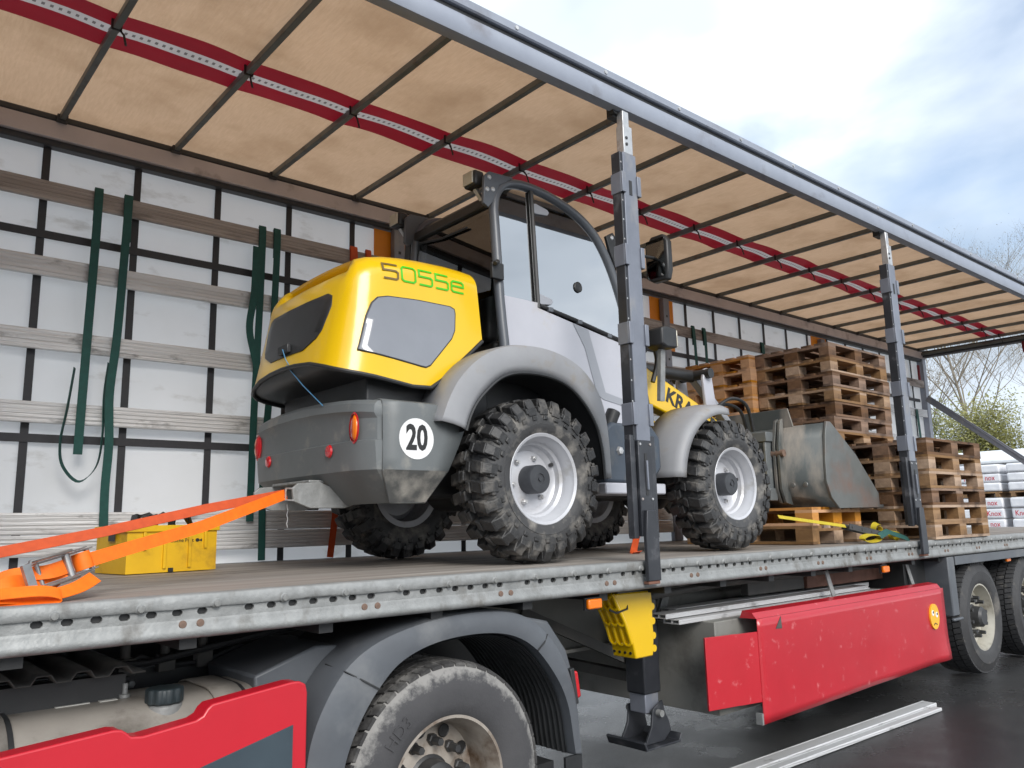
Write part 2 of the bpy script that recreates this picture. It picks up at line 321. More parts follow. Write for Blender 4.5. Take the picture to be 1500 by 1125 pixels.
def text(body, size, fn, name, mat, parent, extrude=.0015, label=None, squash=1.0, smooth=None, space=1.0, local=False, bold=0):
    cu_ = bpy.data.curves.new('t', 'FONT'); cu_.body = body; cu_.size = size; cu_.align_x = 'CENTER'; cu_.align_y = 'CENTER'; cu_.extrude = extrude; cu_.resolution_u = 3; cu_.space_character = space; cu_.offset = size*bold
    to = bpy.data.objects.new('t', cu_); COL.objects.link(to)
    dg = bpy.context.evaluated_depsgraph_get(); me = bpy.data.meshes.new_from_object(to.evaluated_get(dg))
    mb = MB(); mb.add([fn(v.co.x*squash, v.co.y, v.co.z) for v in me.vertices], [tuple(p.vertices) for p in me.polygons])
    bpy.data.objects.remove(to); bpy.data.curves.remove(cu_); bpy.data.meshes.remove(me)
    return mb.build(name, mat, parent, smooth=None, label=label, local=local)
# ------------------------------------------------------------------ the ground
def gz(x): return -.22+.03*max(-4, min(8, x))
gb = MB()
xs = [-300, -120, -60, -30, -15, -6, -3, 0, 3, 6, 8, 12, 20, 40, 80, 160, 400]; ys = [-300, -120, -50, -20, -8, -3, 0, 3, 8, 20, 50, 120, 400]
gb.rows([[(x, y, gz(x)) for y in ys] for x in xs])
tag(gb.build('ground', 'asphalt'), kind='structure', label='dark wet asphalt of the yard')
# ------------------------------------------------------------------ semi-trailer
TR = thing('semi_trailer', (6.8, 1.24, 0), 'long curtainsider semi-trailer with its side opened, beige roof sheet and red pallet box', 'trailer')
def rz_(x): return 3.852+.0072*x          # lower edge of the roof rails
MB().box(.0, 13.6, .045, 2.46, 1.16, 1.247).build('deck', 'deck', TR, bevel=.002)
# near side rail with punched slots
mb = MB(); P = .0845
x = .0; k = 0
while x < 13.55:
    c = x+P/2; hw, z0, z1 = .0175, 1.179, 1.201; e = .007
    o = [(x, 1.165), (x+P, 1.165), (x+P, 1.206), (x, 1.206)]
    h = [(c-hw+e, z0), (c+hw-e, z0), (c+hw, z0+e), (c+hw, z1-e), (c+hw-e, z1), (c-hw+e, z1), (c-hw, z1-e), (c-hw, z0+e)]
    if k % 8 == 5: mb.add([(a, 0, b) for a, b in o], [(0, 1, 2, 3)])
    else:
        V = [(a, 0, b) for a, b in o]+[(a, 0, b) for a, b in h]+[(a, .012, b) for a, b in h]
        F = [(0, 1, 5, 4), (1, 6, 5), (1, 2, 7, 6), (2, 8, 7), (2, 3, 9, 8), (3, 10, 9), (3, 0, 11, 10), (0, 4, 11)]
        F += [(4+i, 4+(i+1) % 8, 12+(i+1) % 8, 12+i) for i in range(8)]
        mb.add(V, F)
    x += P; k += 1
XE = x
prof = [(0, 1.165), (-.004, 1.155), (-.004, 1.142), (-.012, 1.132), (-.014, 1.117), (-.009, 1.106), (.002, 1.101), (.05, 1.101)]
mb.rows([[(0, a, b) for a, b in prof], [(XE, a, b) for a, b in prof]])
SR = mb.build('side_rail', 'galv', TR, smooth=50)
fl = MB(); n = 170
fl.rows([[(XE*i/n, y+random.uniform(-.0012, .0012), z+random.uniform(-.0012, .0012)) for y, z in ((0, 1.204), (-.012, 1.203), (-.015, 1.21), (-.014, 1.243), (-.008, 1.25), (.05, 1.2505))] for i in range(n+1)])
fl.build('rail_flange', 'galv', SR, smooth=60, label='dented galvanised upper flange')
MB().box(0, 13.6, .014, .05, 1.12, 1.2).build('rail_backing', 'chassis_dark', SR)
bolt = MB(); bolt.lathe([(0, -.012), (.011, -.012), (.013, -.004), (.017, 0), (.017, .006)], n=10); bolt = bolt.build('bolt', 'galv', SR, local=True)
bx = .34; first = True
while bx < 9:
    o = bolt if first else cp(bolt, SR)
    o.location = Vector((bx, -.014, 1.213))-OFF[TR.name]; first = False; bx += .2535
rv = MB(); rv.lathe([(0, -.004), (.012, -.004), (.014, 0)], n=12); rv = rv.build('rivet', 'rusty_bolt', SR, local=True)
first = True
for i in range(12):
    for d in (-.03, .03):
        o = rv if first else cp(rv, SR)
        o.location = Vector((1.02+.71*i+d, -.0045, 1.15))-OFF[TR.name]; first = False
MB().box(0, 13.6, 2.47, 2.52, 1.1, 1.25).build('side_rail', 'galv', TR)
MB().box(-.06, -.002, .0, 2.52, 1.1, 4.0).build('front_wall', 'light_grey', TR)
# far curtain
def cur(u, v):
    x = .0+13.6*u; z = 1.12+(rz_(x)+.02-1.12)*v
    return (x, 2.505+.008*math.sin(x*5.9+1)*math.sin(v*math.pi)+.004*math.sin(x*11+v*9), z)
CU = MB().grid(cur, 160, 20).build('side_curtain', 'curtain', TR, smooth=80)
for i in range(25):
    x = .88+.535*i
    if x > 13.3: break
    if min(abs(x-p) for p in (3.41, 6.85, 10.25)) < .12: continue
    MB().box(x-.022, x+.022, 2.478, 2.484, 1.22, rz_(x)-.01).build('webbing_strap', 'webbing', CU, smooth=None)
for z in (2.025, 3.275):
    MB().box(.05, 13.4, 2.470, 2.4755, z-.025, z+.025).build('webbing_strap', 'webbing', CU, smooth=None)
for px in (3.41, 6.85, 10.25):
    MB().box(px-.2, px+.2, 2.462, 2.4685, 3.3, rz_(px)-.03).build('orange_patch', 'orange_tarp', CU, smooth=None)
    q = MB(); q.box(px-.05, px+.05, 2.395, 2.455, 1.25, 3.86); q.box(px-.07, px+.07, 2.40, 2.45, 1.25, 1.9)
    po = q.build('side_post', 'post_steel', TR, bevel=.004)
    for z in [2.7+.12*j for j in range(9)]:
        MB().box(px-.012, px+.012, 2.3935, 2.3965, z-.012, z+.012).build('post_hole', 'chassis_dark', po, smooth=None)
def slat(x0, x1, y, z0, z1, mat, parent, label=None):
    q = MB(); n = 5; h = (z1-z0)
    pr = [(y+.024, z0), (y+.003, z0), (y, z0+.004)]
    for i in range(1, n): pr += [(y, z0+h*i/n-.003), (y+.002, z0+h*i/n), (y, z0+h*i/n+.003)]
    pr += [(y, z1-.004), (y+.003, z1), (y+.024, z1)]
    q.rows([[(x0, a, b) for a, b in pr], [(x1, a, b) for a, b in pr]], closed=True)
    q.f.append(tuple(range(len(pr)))); q.f.append(tuple(range(2*len(pr)-1, len(pr)-1, -1)))
    return q.build('slat', mat, parent, smooth=40, label=label)
for a, b in ((.02, 3.35), (3.47, 6.79), (6.91, 10.19), (10.31, 13.48)):
    slat(a, b, 2.415, 3.48, 3.60, 'wood_slat', TR, 'weathered brown wooden slat')
    for z0, z1 in ((3.0, 3.12), (2.55, 2.67), (2.11, 2.235), (1.465, 1.59), (1.34, 1.462)): slat(a, b, 2.415, z0, z1, 'alu', TR)
# roof rails
def rail(sec, name, mat, parent=TR, label=None, smooth=35):
    q = MB(); r = [[(x, y, rz_(x)+z) for y, z in sec] for x in (-.05, 13.62)]
    q.rows(r, closed=True); m = len(sec); q.f += [tuple(range(m)), tuple(range(2*m-1, m-1, -1))]
    return q.build(name, mat, parent, smooth=smooth, label=label)
RN = rail([(.0, .0), (-.022, .006), (-.03, .03), (-.03, .105), (-.022, .118), (.04, .118), (.04, .0)], 'roof_rail', 'rail_paint', label='pale blue grey roof rail along the open side', smooth=50)
rail([(-.012, .1185), (.03, .1185), (.03, .15), (-.012, .15)], 'rail_seal_or_gap', 'chassis_dark', RN)  # black strip paints the shade of the open gap in the near rail
rail([(-.03, .15), (-.038, .158), (-.038, .2), (-.028, .21), (.05, .21), (.05, .15)], 'rail_cover', 'rail_paint', RN)
for i in range(20):
    x = .5+.69*i; MB().lathe([(0, -.006), (.012, -.006), (.014, 0)], (x, -.038, rz_(x)+.178), n=8).build('bolt', 'silver', RN)
RF = rail([(2.40, .02), (2.40, .13), (2.52, .13), (2.52, .02)], 'roof_rail', 'rail_in', label='grey brown roof rail above the closed curtain')
rail([(2.44, -.02), (2.43, -.01), (2.43, .018), (2.50, .018), (2.50, -.02)], 'rail_seal_or_gap', 'rail_dark', RF)
rail([(2.405, .131), (2.395, .14), (2.395, .165), (2.405, .175), (2.5, .175), (2.5, .131)], 'rail_cover', 'rail_dark', RF)
# roof bows and sheet
BX = [-.45+.69*k for k in range(21)]
BX = [b for b in BX if -.1 < b < 13.5]
def roof_z(x, y):
    i = max(0, min(len(BX)-2, int((x-BX[0])/.69))); t = ((x-BX[0])/.69) % 1.0
    b = math.sin(math.pi*t)
    e = math.sin(math.pi*min(1, max(0, (y+.02)/2.52)))
    return rz_(x)+.186+(.014*b*(.35+.65*e)) + .006*math.sin(9*y+3*x)*b+.004*math.sin(5*y-7*x+1.3*math.sin(2.1*x))*b
YS = 1.30
def strip(y0, y1, name, mat, parent, nv, label=None):
    return MB().grid(lambda u, v: (-.04+13.64*u, y0+(y1-y0)*v, roof_z(-.04+13.64*u, y0+(y1-y0)*v)), 236, nv).build(name, mat, parent, smooth=80, label=label)
RS = strip(0, YS-.17, 'roof_sheet', 'roof_tarp', TR, 12)
strip(YS+.17, 2.5, 'roof_sheet', 'roof_tarp', TR, 12)
RT = strip(YS-.17, YS-.045, 'roof_stripe', 'tarp_red', TR, 3, 'red stripe sewn along the roof sheet')
strip(YS+.03, YS+.17, 'roof_stripe', 'tarp_red', TR, 3, 'red stripe sewn along the roof sheet')
strip(YS-.045, YS+.03, 'stripe_band', 'tarp_grey', RT, 2, 'pale grey dashed centre band of the roof stripe')
for b in BX:
    z = rz_(b)+.155; q = MB(); q.bar((b, .045, z), (b, 2.41, z), .035, .042)
    bo = q.build('roof_bow', 'bow', TR, bevel=.005)
    for y0 in (2.36, .042): MB().box(b-.03, b+.03, y0, y0+.038, z-.03, z+.012).build('bow_bracket', 'rail_dark', bo)
    y = YS-.1+random.uniform(-.03, .03); w = random.uniform(-.02, .02)
    q = MB(); q.tube([(b-.02, y, z+.03), (b-.021, y, z-.022), (b+.021, y, z-.022), (b+.02, y, z+.03)], .008, 6); q.tube([(b+.016, y, z-.02), (b+.02+w, y-.02, z-.05), (b+.03+w, y-.03, z-.11)], .006, 6)
    q.build('cable_tie', 'black_plastic', bo)
# rear frame
MB().box(13.5, 13.64, -.01, 2.51, 3.99, 4.09).build('rear_header', 'rail_dark', TR, bevel=.005)
MB().box(13.45, 13.5, .05, 2.4, 4.02, 4.06).build('rear_bow', 'bow', TR, bevel=.004)
for y in (.0, 2.41):
    q = MB(); q.box(13.5, 13.62, y, y+.1, 1.1, 3.985); q.build('corner_post', 'rail_paint', TR, bevel=.006)
MB().box(13.40, 13.44, 2.44, 2.468, 3.55, 3.86).build('red_flap', 'tarp_red', TR)
MB().ribbon([(13.52, .95, 4.0), (13.52, .955, 3.9), (13.525, .945, 3.82)], (0, 1, 0), .04, .004).build('red_flap', 'tarp_red', TR)
# near posts
for px in (3.44, 6.87):
    zt = rz_(px)
    q = MB(); q.box(px-.055, px+.06, -.03, -.012, 1.9, 3.60); q.box(px-.055, px-.045, -.012, .05, 1.9, 3.60); q.box(px+.05, px+.06, -.012, .05, 1.9, 3.6)
    PO = q.build('side_post', 'post_steel', TR, bevel=.003, label='grey steel post standing on the open deck edge')
    MB().box(px-.075, px-.0555, -.022, .045, 1.9, 3.6).build('post_channel', 'post_dark', PO, bevel=.003)
    for i in range(14):
        z = 2.0+.118*i; MB().lathe([(0, -.003), (.005, -.002), (.006, 0)], (px-.066, -.0215, z), n=8).build('post_stud', 'silver', PO)
    for z in (3.42, 2.98, 2.52, 2.06):
        for s in (-1, 1):
            q = MB(); x = px+.0025+s*.068
            q.box(x-.016, x+.016, -.04, -.028, z-.075, z+.05); q.box(x+s*.010, x+s*.016, -.028, .05, z-.075, z+.05)
            q.build('slat_pocket', 'post_steel', PO, bevel=.003)
    MB().box(px-.012, px+.012, -.0325, -.0295, 3.34, 3.43).build('lock_slot', 'chassis_dark', PO, smooth=None)
    q = MB(); q.box(px-.035, px+.045, -.026, .03, 3.601, 3.78); q.box(px-.025, px+.03, -.018, .03, 3.78, zt); q.build('post_head', 'silver', PO, bevel=.004)
    for z in (3.66, 3.70): MB().lathe([(0, -.005), (.01, -.004), (.011, 0)], (px-.01, -.026, z), n=8).build('post_bolt', 'nut', PO)
    q = MB(); q.box(px-.06, px+.05, .03, .075, zt-.03, zt+.05); q.lathe([(0, -.02), (.03, -.02), (.03, .02), (0, .02)], (px-.05, .03, zt+.01), n=14); q.build('post_roller', 'chassis_dark', PO)
    q = MB(); q.box(px-.055, px+.06, -.036, -.012, 1.38, 1.899); q.box(px-.06, px+.065, -.012, .06, 1.38, 1.899); q.build('post_base', 'post_dark', PO, bevel=.004)
    for s in (-1, 1):
        x = px+.0025+s*.085; q = MB(); q.box(x-.02, x+.02, -.02, .02, 1.37, 1.93); q.build('base_wing', 'post_dark', PO, bevel=.003)
    q = MB(); q.prism([(px-.05, 1.145), (px+.055, 1.145), (px+.055, 1.38), (px+.04, 1.52), (px-.035, 1.52), (px-.05, 1.38)], 'xz', -.06, -.0365); q.build('post_foot', 'post_dark', PO, bevel=.004)
    MB().box(px-.045, px+.05, -.055, -.018, 1.128, 1.1445).build('foot_shoe', 'rust', PO, bevel=.003)
    MB().box(px-.008, px+.012, -.0385, -.0355, 1.6, 1.83).build('lever_slot', 'chassis_dark', PO, smooth=None)
    q = MB(); q.bar((px+.003, -.042, 1.79), (px+.005, -.042, 1.63), .012, .012, (0, 1, 0)); q.build('lever', 'post_steel', PO, bevel=.002)
    for z in (1.88, 1.58):
        for s in (-1, 1): MB().lathe([(0, -.005), (.007, -.004), (.008, 0)], (px+.002+s*.042, -.0362, z), n=8).build('post_bolt', 'silver', PO)
# chassis
for y in (.80, 1.62):
    q = MB(); q.prism([(.4, 1.0), (2.9, 1.0), (3.5, .70), (13.3, .70), (13.3, 1.155), (.4, 1.155)], 'xz', y, y+.02)
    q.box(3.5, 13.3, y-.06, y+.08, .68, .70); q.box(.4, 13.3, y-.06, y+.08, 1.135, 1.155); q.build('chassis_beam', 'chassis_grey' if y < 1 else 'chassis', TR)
for i in range(25):
    x = .5+.53*i; q = MB(); q.box(x-.03, x+.03, .05, 2.45, 1.06, 1.158); q.build('cross_member', 'chassis_dark', TR)
for x, y, z in [(4.0+.12*i+.4*(i//4), .7985, .78+.16*(i % 2)) for i in range(20)]:
    MB().lathe([(0, -.006), (.010, -.005), (.012, 0)], (x, y, z), n=8).build('beam_bolt', 'galv', TR)
MB().tube([(3.55, .35, 1.0), (4.6, .35, 1.04), (7.4, .35, 1.05)], .022, 10).build('air_pipe', 'chassis', TR)
MB().box(5.0, 5.75, .40, .46, .93, 1.05).build('side_bracket_beam', 'chassis', TR, bevel=.004)
MB().box(5.76, 7.15, .38, .44, .93, 1.03).build('rusty_beam', 'rust', TR, bevel=.004, label='rust brown steel beam above the red box')
for x in (5.72, 7.06):
    q = MB(); q.bar((x, .20, 1.07), (x+.03, .16, .84), .05, .012, (0, 1, 0)); q.build('box_hanger', 'galv', TR, bevel=.004)
# pallet box
q = MB(); q.box(4.22, 7.25, .14, 2.36, .30, .845); PB = q.build('pallet_box', 'chassis_grey', TR, bevel=.006, label='grey steel pallet box with red front door')
q = MB(); nx_ = 40
def door(u, v):
    x = 4.46+2.79*u; z = (.235+.045*u)+(.85-.0-(.235+.045*u)-.0*u)*v
    d = .006*math.exp(-((u-.5)/.08)**2-((v-.2)/.3)**2)-.005*math.exp(-((u-.85)/.06)**2-((v-.6)/.4)**2)-.02*math.exp(-((u-.97)/.05)**2-((v-.0)/.2)**2)
    return (x, .0+d, z)
DO = MB().grid(door, 40, 12).build('box_door', 'red_paint', PB, smooth=60, solid=.006)
q = MB(); q.prism([(.003, .851), (.03, .885), (.10, .895), (.12, .85)], 'yz', 4.46, 7.22); q.build('door_rim', 'red_paint', DO)
q = MB(); q.prism([(4.04, .085), (4.28, .04), (4.30, .03), (4.47, -.001), (4.47, .012), (4.30, .045), (4.285, .055), (4.045, .1)], 'xy', .365, .775); q.build('door_flange', 'red_paint', DO, bevel=.002)
MB().box(4.44, 4.456, -.004, .04, .235, .30).build('door_edge', 'galv', DO)
def on_door(cx_, cz_): return lambda a, b, c: (cx_+a, -.0085-c, cz_+b)
sm = MB(); sm.add([(7.0+.085*math.cos(t*.2618), -.0175, .64+.10*math.sin(t*.2618)) for t in range(24)]+[(7.0+.085*math.cos(t*.2618), -.003, .64+.10*math.sin(t*.2618)) for t in range(24)], [tuple(range(24))]+[(i, (i+1) % 24, 24+(i+1) % 24, 24+i) for i in range(24)])
SM = sm.build('face_sticker', 'smiley', DO, smooth=None, label='round yellow unhappy face sticker')
for dx, dz in ((-.035, .03), (.035, .012)):
    q = MB(); q.lathe([(0, -.02), (.022, -.02), (.022, -.0176)], (7.0+dx, 0, .64+dz), n=14); q.build('eye', 'decal_white', SM)
    q = MB(); q.lathe([(0, -.0225), (.009, -.0225), (.009, -.0201)], (7.0+dx+.004, 0, .64+dz+.006), n=10); q.build('pupil', 'decal_black', SM)
MB().ribbon([(6.965, -.0185, .575), (6.99, -.0185, .59), (7.03, -.0185, .575)], (0, 0, 1), .008, .0015).build('mouth', 'decal_black', SM)
q = MB(); q.prism([(4.66, .775), (4.73, .77), (4.725, .845)], 'xz', -.007, -.0035); q.build('triangle_mark', 'chassis', DO, smooth=None)
for i, (a, b, y, z) in enumerate(((3.98, 6.6, .22, .846), (4.05, 6.7, .355, .846), (3.92, 6.5, .27, .88), (4.2, 6.8, .41, .88))):
    q = MB(); q.box(a, b, y, y+.12, z, z+.006); q.box(a, b, y, y+.12, z+.022, z+.028)
    for w in (0, .055, .115): q.box(a+.0005, b-.0005, y+w, y+w+.005, z+.006, z+.022)
    o = q.build('stored_slat', 'alu', None); tag(o, ['aluminium slat stored on the pallet box beside the outer edge, bottom layer', 'aluminium slat stored on the pallet box further in, bottom layer', 'aluminium slat lying on top of the stored pile, jutting furthest toward the landing leg', 'aluminium slat on the stored pile, set furthest in under the deck'][i], 'slat')
# landing legs
for s, y in ((0, .47), (1, 1.95)):
    x = 3.92
    q = MB(); q.box(x-.075, x+.075, y-.075, y+.075, .44, 1.12); LG = q.build('landing_leg', 'post_dark', TR, bevel=.012)
    MB().box(x-.062, x+.062, y-.062, y+.062, .33, .44).build('leg_tube', 'post_steel', LG, bevel=.006)
    for d in (-.1, .085): MB().prism([(x-.04, .36), (x+.05, .40), (x+.07, .33), (x+.1, .28), (x+.12, .22), (x+.05, .17), (x-.12, .17), (x-.06, .26)], 'xz', y+d, y+d+.015).build('foot_bracket', 'post_dark', LG, bevel=.003)
    q = MB(); q.prism([(x-.19, .20), (x-.17, .155), (x+.14, .155), (x+.16, .20), (x+.15, .205), (x+.13, .168), (x-.16, .168), (x-.18, .21)], 'xz', y-.15, y+.15); q.build('foot_plate', 'post_dark', LG, bevel=.003)
    MB().lathe([(0, -.135), (.02, -.135), (.02, .135), (0, .135)], (x, y, .335), n=14).build('foot_pin', 'galv', LG)
q = MB(); q.bar((3.98, .5, .55), (4.55, .76, .98), .07, .02, (0, 1, 0)); q.build('leg_brace', 'galv', TR)
q = MB(); q.bar((3.9, .56, .62), (3.2, .76, .95), .06, .03, (0, 1, 0)); q.build('leg_brace', 'chassis', TR)
q = MB(); q.bar((3.92, .55, .52), (3.92, 1.88, .56), .06, .06); q.build('leg_cross_tube', 'chassis', TR)
q = MB(); q.bar((3.3, .8, .9), (3.92, 1.9, .5), .07, .05); q.build('leg_brace', 'chassis', TR)
# mudguards and lamps
q = MB(); q.box(7.42, 7.56, .0, .4, .60, 1.095); q.box(7.40, 7.60, -.012, .02, .56, .585); q.build('splash_guard', 'guard', TR, bevel=.01)
MB().box(7.58, 11.6, -.002, .03, 1.02, 1.095).build('guard_bar', 'guard', TR, bevel=.004)
MB().box(7.0, 7.42, .2, 2.3, .5, 1.09).build('axle_bulkhead', 'chassis_dark', TR)
for x, z in ((3.06, 1.052), (6.32, 1.052), (8.95, 1.01)):
    q = MB(); q.box(x-.05, x+.05, .02, .045, z-.025, z+.025); L = q.build('marker_lamp', 'amber', TR, bevel=.008)
    MB().box(x-.055, x+.055, .0455, .06, z-.03, z+.03).build('lamp_base', 'black_plastic', L)
# trailer wheels
def truck_tyre(Rr, w, ri, mat_tread, mat_side, nblk, ribs, name='tyre'):
    h = w/2; q = MB(); g = .019
    q.lathe([(ri, -h+.03), (ri+.02, -h+.012), (ri+.06, -h+.002), (ri+.12, -h), (Rr-.09, -h+.004), (Rr-.04, -h+.018), (Rr-.012, -h+.04), (Rr-g, -h+.05), (Rr-g, h-.05), (Rr-.012, h-.04), (Rr-.09, h-.004), (ri+.06, h-.002), (ri, h-.03)], n=72)
    q.f = q.f
    t = MB(); ys_ = [-h+.022+(w-.044)*i/ribs for i in range(ribs+1)]
    for k in range(nblk):
        for i in range(ribs):
            a0 = 2*math.pi*(k+.5*(i % 2))/nblk; a1 = a0+2*math.pi/nblk*.82; y0, y1 = ys_[i]+.006, ys_[i+1]-.006; sk = .25*2*math.pi/nblk
            P = []
            for y, s in ((y0, 0), (y1, sk)):
                for a in (a0+s, a1+s):
                    for r in (Rr-.024, Rr-(.010 if (i == 0 and y == y0) or (i == ribs-1 and y == y1) else 0)): P.append((r*math.cos(a), y, r*math.sin(a)))
            t.add(P, [(0, 1, 3, 2), (4, 6, 7, 5), (0, 4, 5, 1), (2, 3, 7, 6), (1, 5, 7, 3)])
    return q, t
def truck_wheel(parent, c, Rr, w, ri, m_tr, m_sd, m_rim, nuts, ribs, nblk, dish, name='wheel', flip=False, label=None):
    q = MB(); h = w/2
    q.lathe([(ri+.012, -h+.035), (ri+.012, -h+.022), (ri-.004, -h+.022), (ri-.014, -h+.05), (ri-.03, -h+.09), (ri-.04, -h+dish), (ri-.07, -h+dish+.012), (.155, -h+dish-.012), (.13, -h+dish-.02), (.0, -h+dish-.02)], n=56)
    q.lathe([(ri-.03, -h+.09), (ri-.03, h-.03), (ri+.012, h-.03)], n=40)
    rim = q.build(name, m_rim, parent, smooth=40, local=True, label=label)
    a, b = truck_tyre(Rr, w, ri, m_tr, m_sd, nblk, ribs)
    ty = a.build('tyre', m_sd, rim, smooth=50, local=True); t = b.build('tread', m_tr, rim, smooth=None, local=True)
    q = MB(); q.lathe([(0, -h+dish-.12), (.07, -h+dish-.12), (.09, -h+dish-.10), (.095, -h+dish-.03), (.11, -h+dish-.019)], n=28); q.build('hub', 'nut', rim, smooth=40, local=True)
    for i in range(nuts):
        an = 2*math.pi*(i+.3)/nuts; x, z = .1675*math.cos(an), .1675*math.sin(an)
        q = MB(); q.lathe([(0, -h+dish-.085), (.017, -h+dish-.085), (.02, -h+dish-.035), (.026, -h+dish-.03), (.026, -h+dish-.0)], (x, 0, z), n=6); q.build('wheel_nut', 'nut', rim, smooth=None, local=True)
        an += math.pi/nuts; x, z = .212*math.cos(an), .212*math.sin(an)
        if nuts == 10 and m_rim == 'rim_dirty':
            q = MB(); q.lathe([(0, -h+dish-.006), (.026, -h+dish-.007), (.030, -h+dish-.010)], (x, 0, z), n=14); q.build('hand_hole', 'decal_black', rim, local=True)
    rim.location = Vector(c)-OFF[parent.name]
    return rim
tw = truck_wheel(TR, (8.2, .215, .525), .5, .36, .287, 'rubber_truck', 'rubber_truck', 'rim_cream', 10, 4, 60, .125)
for x in (9.51, 10.82): cp(tw, TR, Vector((x, .215, .525))-OFF[TR.name])
for x in (8.2, 9.51, 10.82):
    cp(tw, TR, Vector((x, 2.27, .525))-OFF[TR.name], math.pi)
    q = MB(); q.lathe([(.07, .3), (.07, 2.2)], (x, 0, .525), n=16); q.build('axle', 'chassis_dark', TR)
# ------------------------------------------------------------------ tractor unit
TU = thing('tractor_unit', (1.0, 1.24, gz(1)), 'red truck tractor with fuel tank and dusty drive wheel under the trailer front', 'truck')
for y in (.82, 1.60):
    q = MB(); q.box(-3, 3.1, y, y+.03, .62, .90); q.build('frame_rail', 'chassis_dark', TU)
for i in range(14):
    x = -.4+.21*i; MB().lathe([(0, -.014), (.014, -.013), (.018, -.005), (.018, 0)], (x, .8195, .80+.04*(i % 2)), n=6).build('frame_bolt', 'galv', TU, smooth=None)
q = MB(); pts = []; x = -.8; i = 0
while x < .95:
    z = .985 if i % 2 else .958; pts += [(x, z), (x+.045, z)]; x += .062; i += 1
q.rows([[(a, .34, b) for a, b in pts], [(a, 1.5, b) for a, b in pts]]); q.build('catwalk_plate', 'chassis', TU, smooth=30, solid=.005, label='ribbed catwalk plate')
MB().box(-.8, .93, .40, .45, .84, .95).build('catwalk_bearer', 'chassis_dark', TU)
pts = [(.95+.14*i, .90+.05*(i % 3 == 1)) for i in range(8)]
MB().tube([(a, .78, b) for a, b in pts], .012, 8).build('air_hose', 'black_plastic', TU)
MB().tube([(-.2, .7, .93), (.5, .74, .96), (1.1, .72, .93), (1.6, .7, 1.0), (2.0, .7, 1.03)], .014, 8).build('air_hose', 'black_plastic', TU)
for i in range(3):
    q = MB(); q.box(1.0+.16*i, 1.07+.16*i, .76, .815, .88, .95); q.lathe([(0, 0), (.02, 0), (.02, .05), (.01, .08), (0, .08)], (1.03+.16*i, .78, .95), 'z', 10); q.build('valve_block', 'chassis', TU, bevel=.004)
MB().box(-1.2, 2.9, .2, 1.0, .25, .3).build('under_tray', 'chassis_dark', TU)
def rrect(y0, y1, z0, z1, r, n=8):
    o = []
    for cy_, cz_, a0 in ((y1-r, z1-r, 0), (y0+r, z1-r, 90), (y0+r, z0+r, 180), (y1-r, z0+r, 270)):
        for k in range(n+1):
            a = R(a0+90*k/n); o.append((cy_+r*math.cos(a), cz_+r*math.sin(a)))
    return o
q = MB(); sec = [rrect(.13+d, .74-d, .27+d, .865-d, .21-d*.8) for d in (.04, .012, 0, 0, .012, .04)]
q.rows([[(x, a, b) for a, b in s] for x, s in zip((-.62, -.60, -.57, 1.38, 1.41, 1.43), sec)], closed=True)
n_ = len(sec[0]); q.f += [tuple(range(n_)), tuple(range(6*n_-1, 5*n_-1, -1))]
TK = q.build('fuel_tank', 'tank', TU, smooth=45)
for x in (.42, 1.20):
    q = MB(); a = rrect(.122, .748, .262, .873, .215); q.rows([[(x, y, z) for y, z in a], [(x+.11, y, z) for y, z in a]], closed=True); q.build('tank_strap', 'tank', TK, solid=.008)
    q = MB(); q.rows([[(x+.112, y, z) for y, z in a], [(x+.128, y, z) for y, z in a]], closed=True); q.build('strap_liner', 'black_plastic', TK)
q = MB(); q.lathe([(.062, -.03), (.062, .0), (.056, .004)], (1.03, .27, .845), 'z', 24, cap=True); q.build('filler_neck', 'galv', TK)
q = MB(); pr = []
for k in range(30):
    a = 2*math.pi*k/30; rr = .066 if k % 3 else .059; pr.append((1.03+rr*math.cos(a), .27+rr*math.sin(a)))
q.prism(pr, 'xy', .852, .905); q.build('tank_cap', 'tank_cap', TK, bevel=.006)
q = MB(); q.lathe([(.02, 0), (.02, .012), (.01, .014), (.01, .05), (0, .05)], (.93, .40, .866), 'z', 12); q.build('tank_sender', 'galv', TK)
for a, b, y, m in ((.70, .81, .42, 'white_sticker'), (.84, .90, .41, 'white_sticker')):
    q = MB(); q.box(a, b, y-.035, y+.035, .8655, .868); q.build('tank_sticker', m, TK, smooth=None)
# skirt (rises slightly toward its rounded end)
top = [(-1.0, .72), (.44, .815), (.79, .842), (.815, .838), (.832, .826), (.845, .812), (.88, .808), (1.05, .828), (1.075, .84), (1.088, .86), (1.105, .873), (1.40, .905), (1.43, .903), (1.455, .89), (1.462, .86)]
bot = [(1.462, .30), (-1.0, .30)]
SK = MB().prism(top+bot, 'xz', .0, .02).build('side_skirt', 'red_plastic', TU, bevel=.006)
q = MB(); q.rows([[(x, .018, z-.003) for x, z in top], [(x-.004, .085, z-.002) for x, z in top], [(x-.004, .09, z-.03) for x, z in top]]); q.build('skirt_ledge', 'red_plastic', SK, smooth=50)
MB().prism([(.6, .56), (1.405, .755), (1.405, .30), (.6, .30)], 'xz', -.005, -.0005).build('skirt_panel', 'slate', SK, bevel=.001)
MB().box(-3.4, -1.1, .02, 2.45, .35, 3.6).build('cab', 'red_plastic', TU, bevel=.06)
q = MB(); q.prism([(1.36, .90), (1.62, .985), (1.75, .975), (1.6, .80), (1.38, .72)], 'xz', .25, .75); q.build('battery_cover', 'guard', TU, bevel=.01)
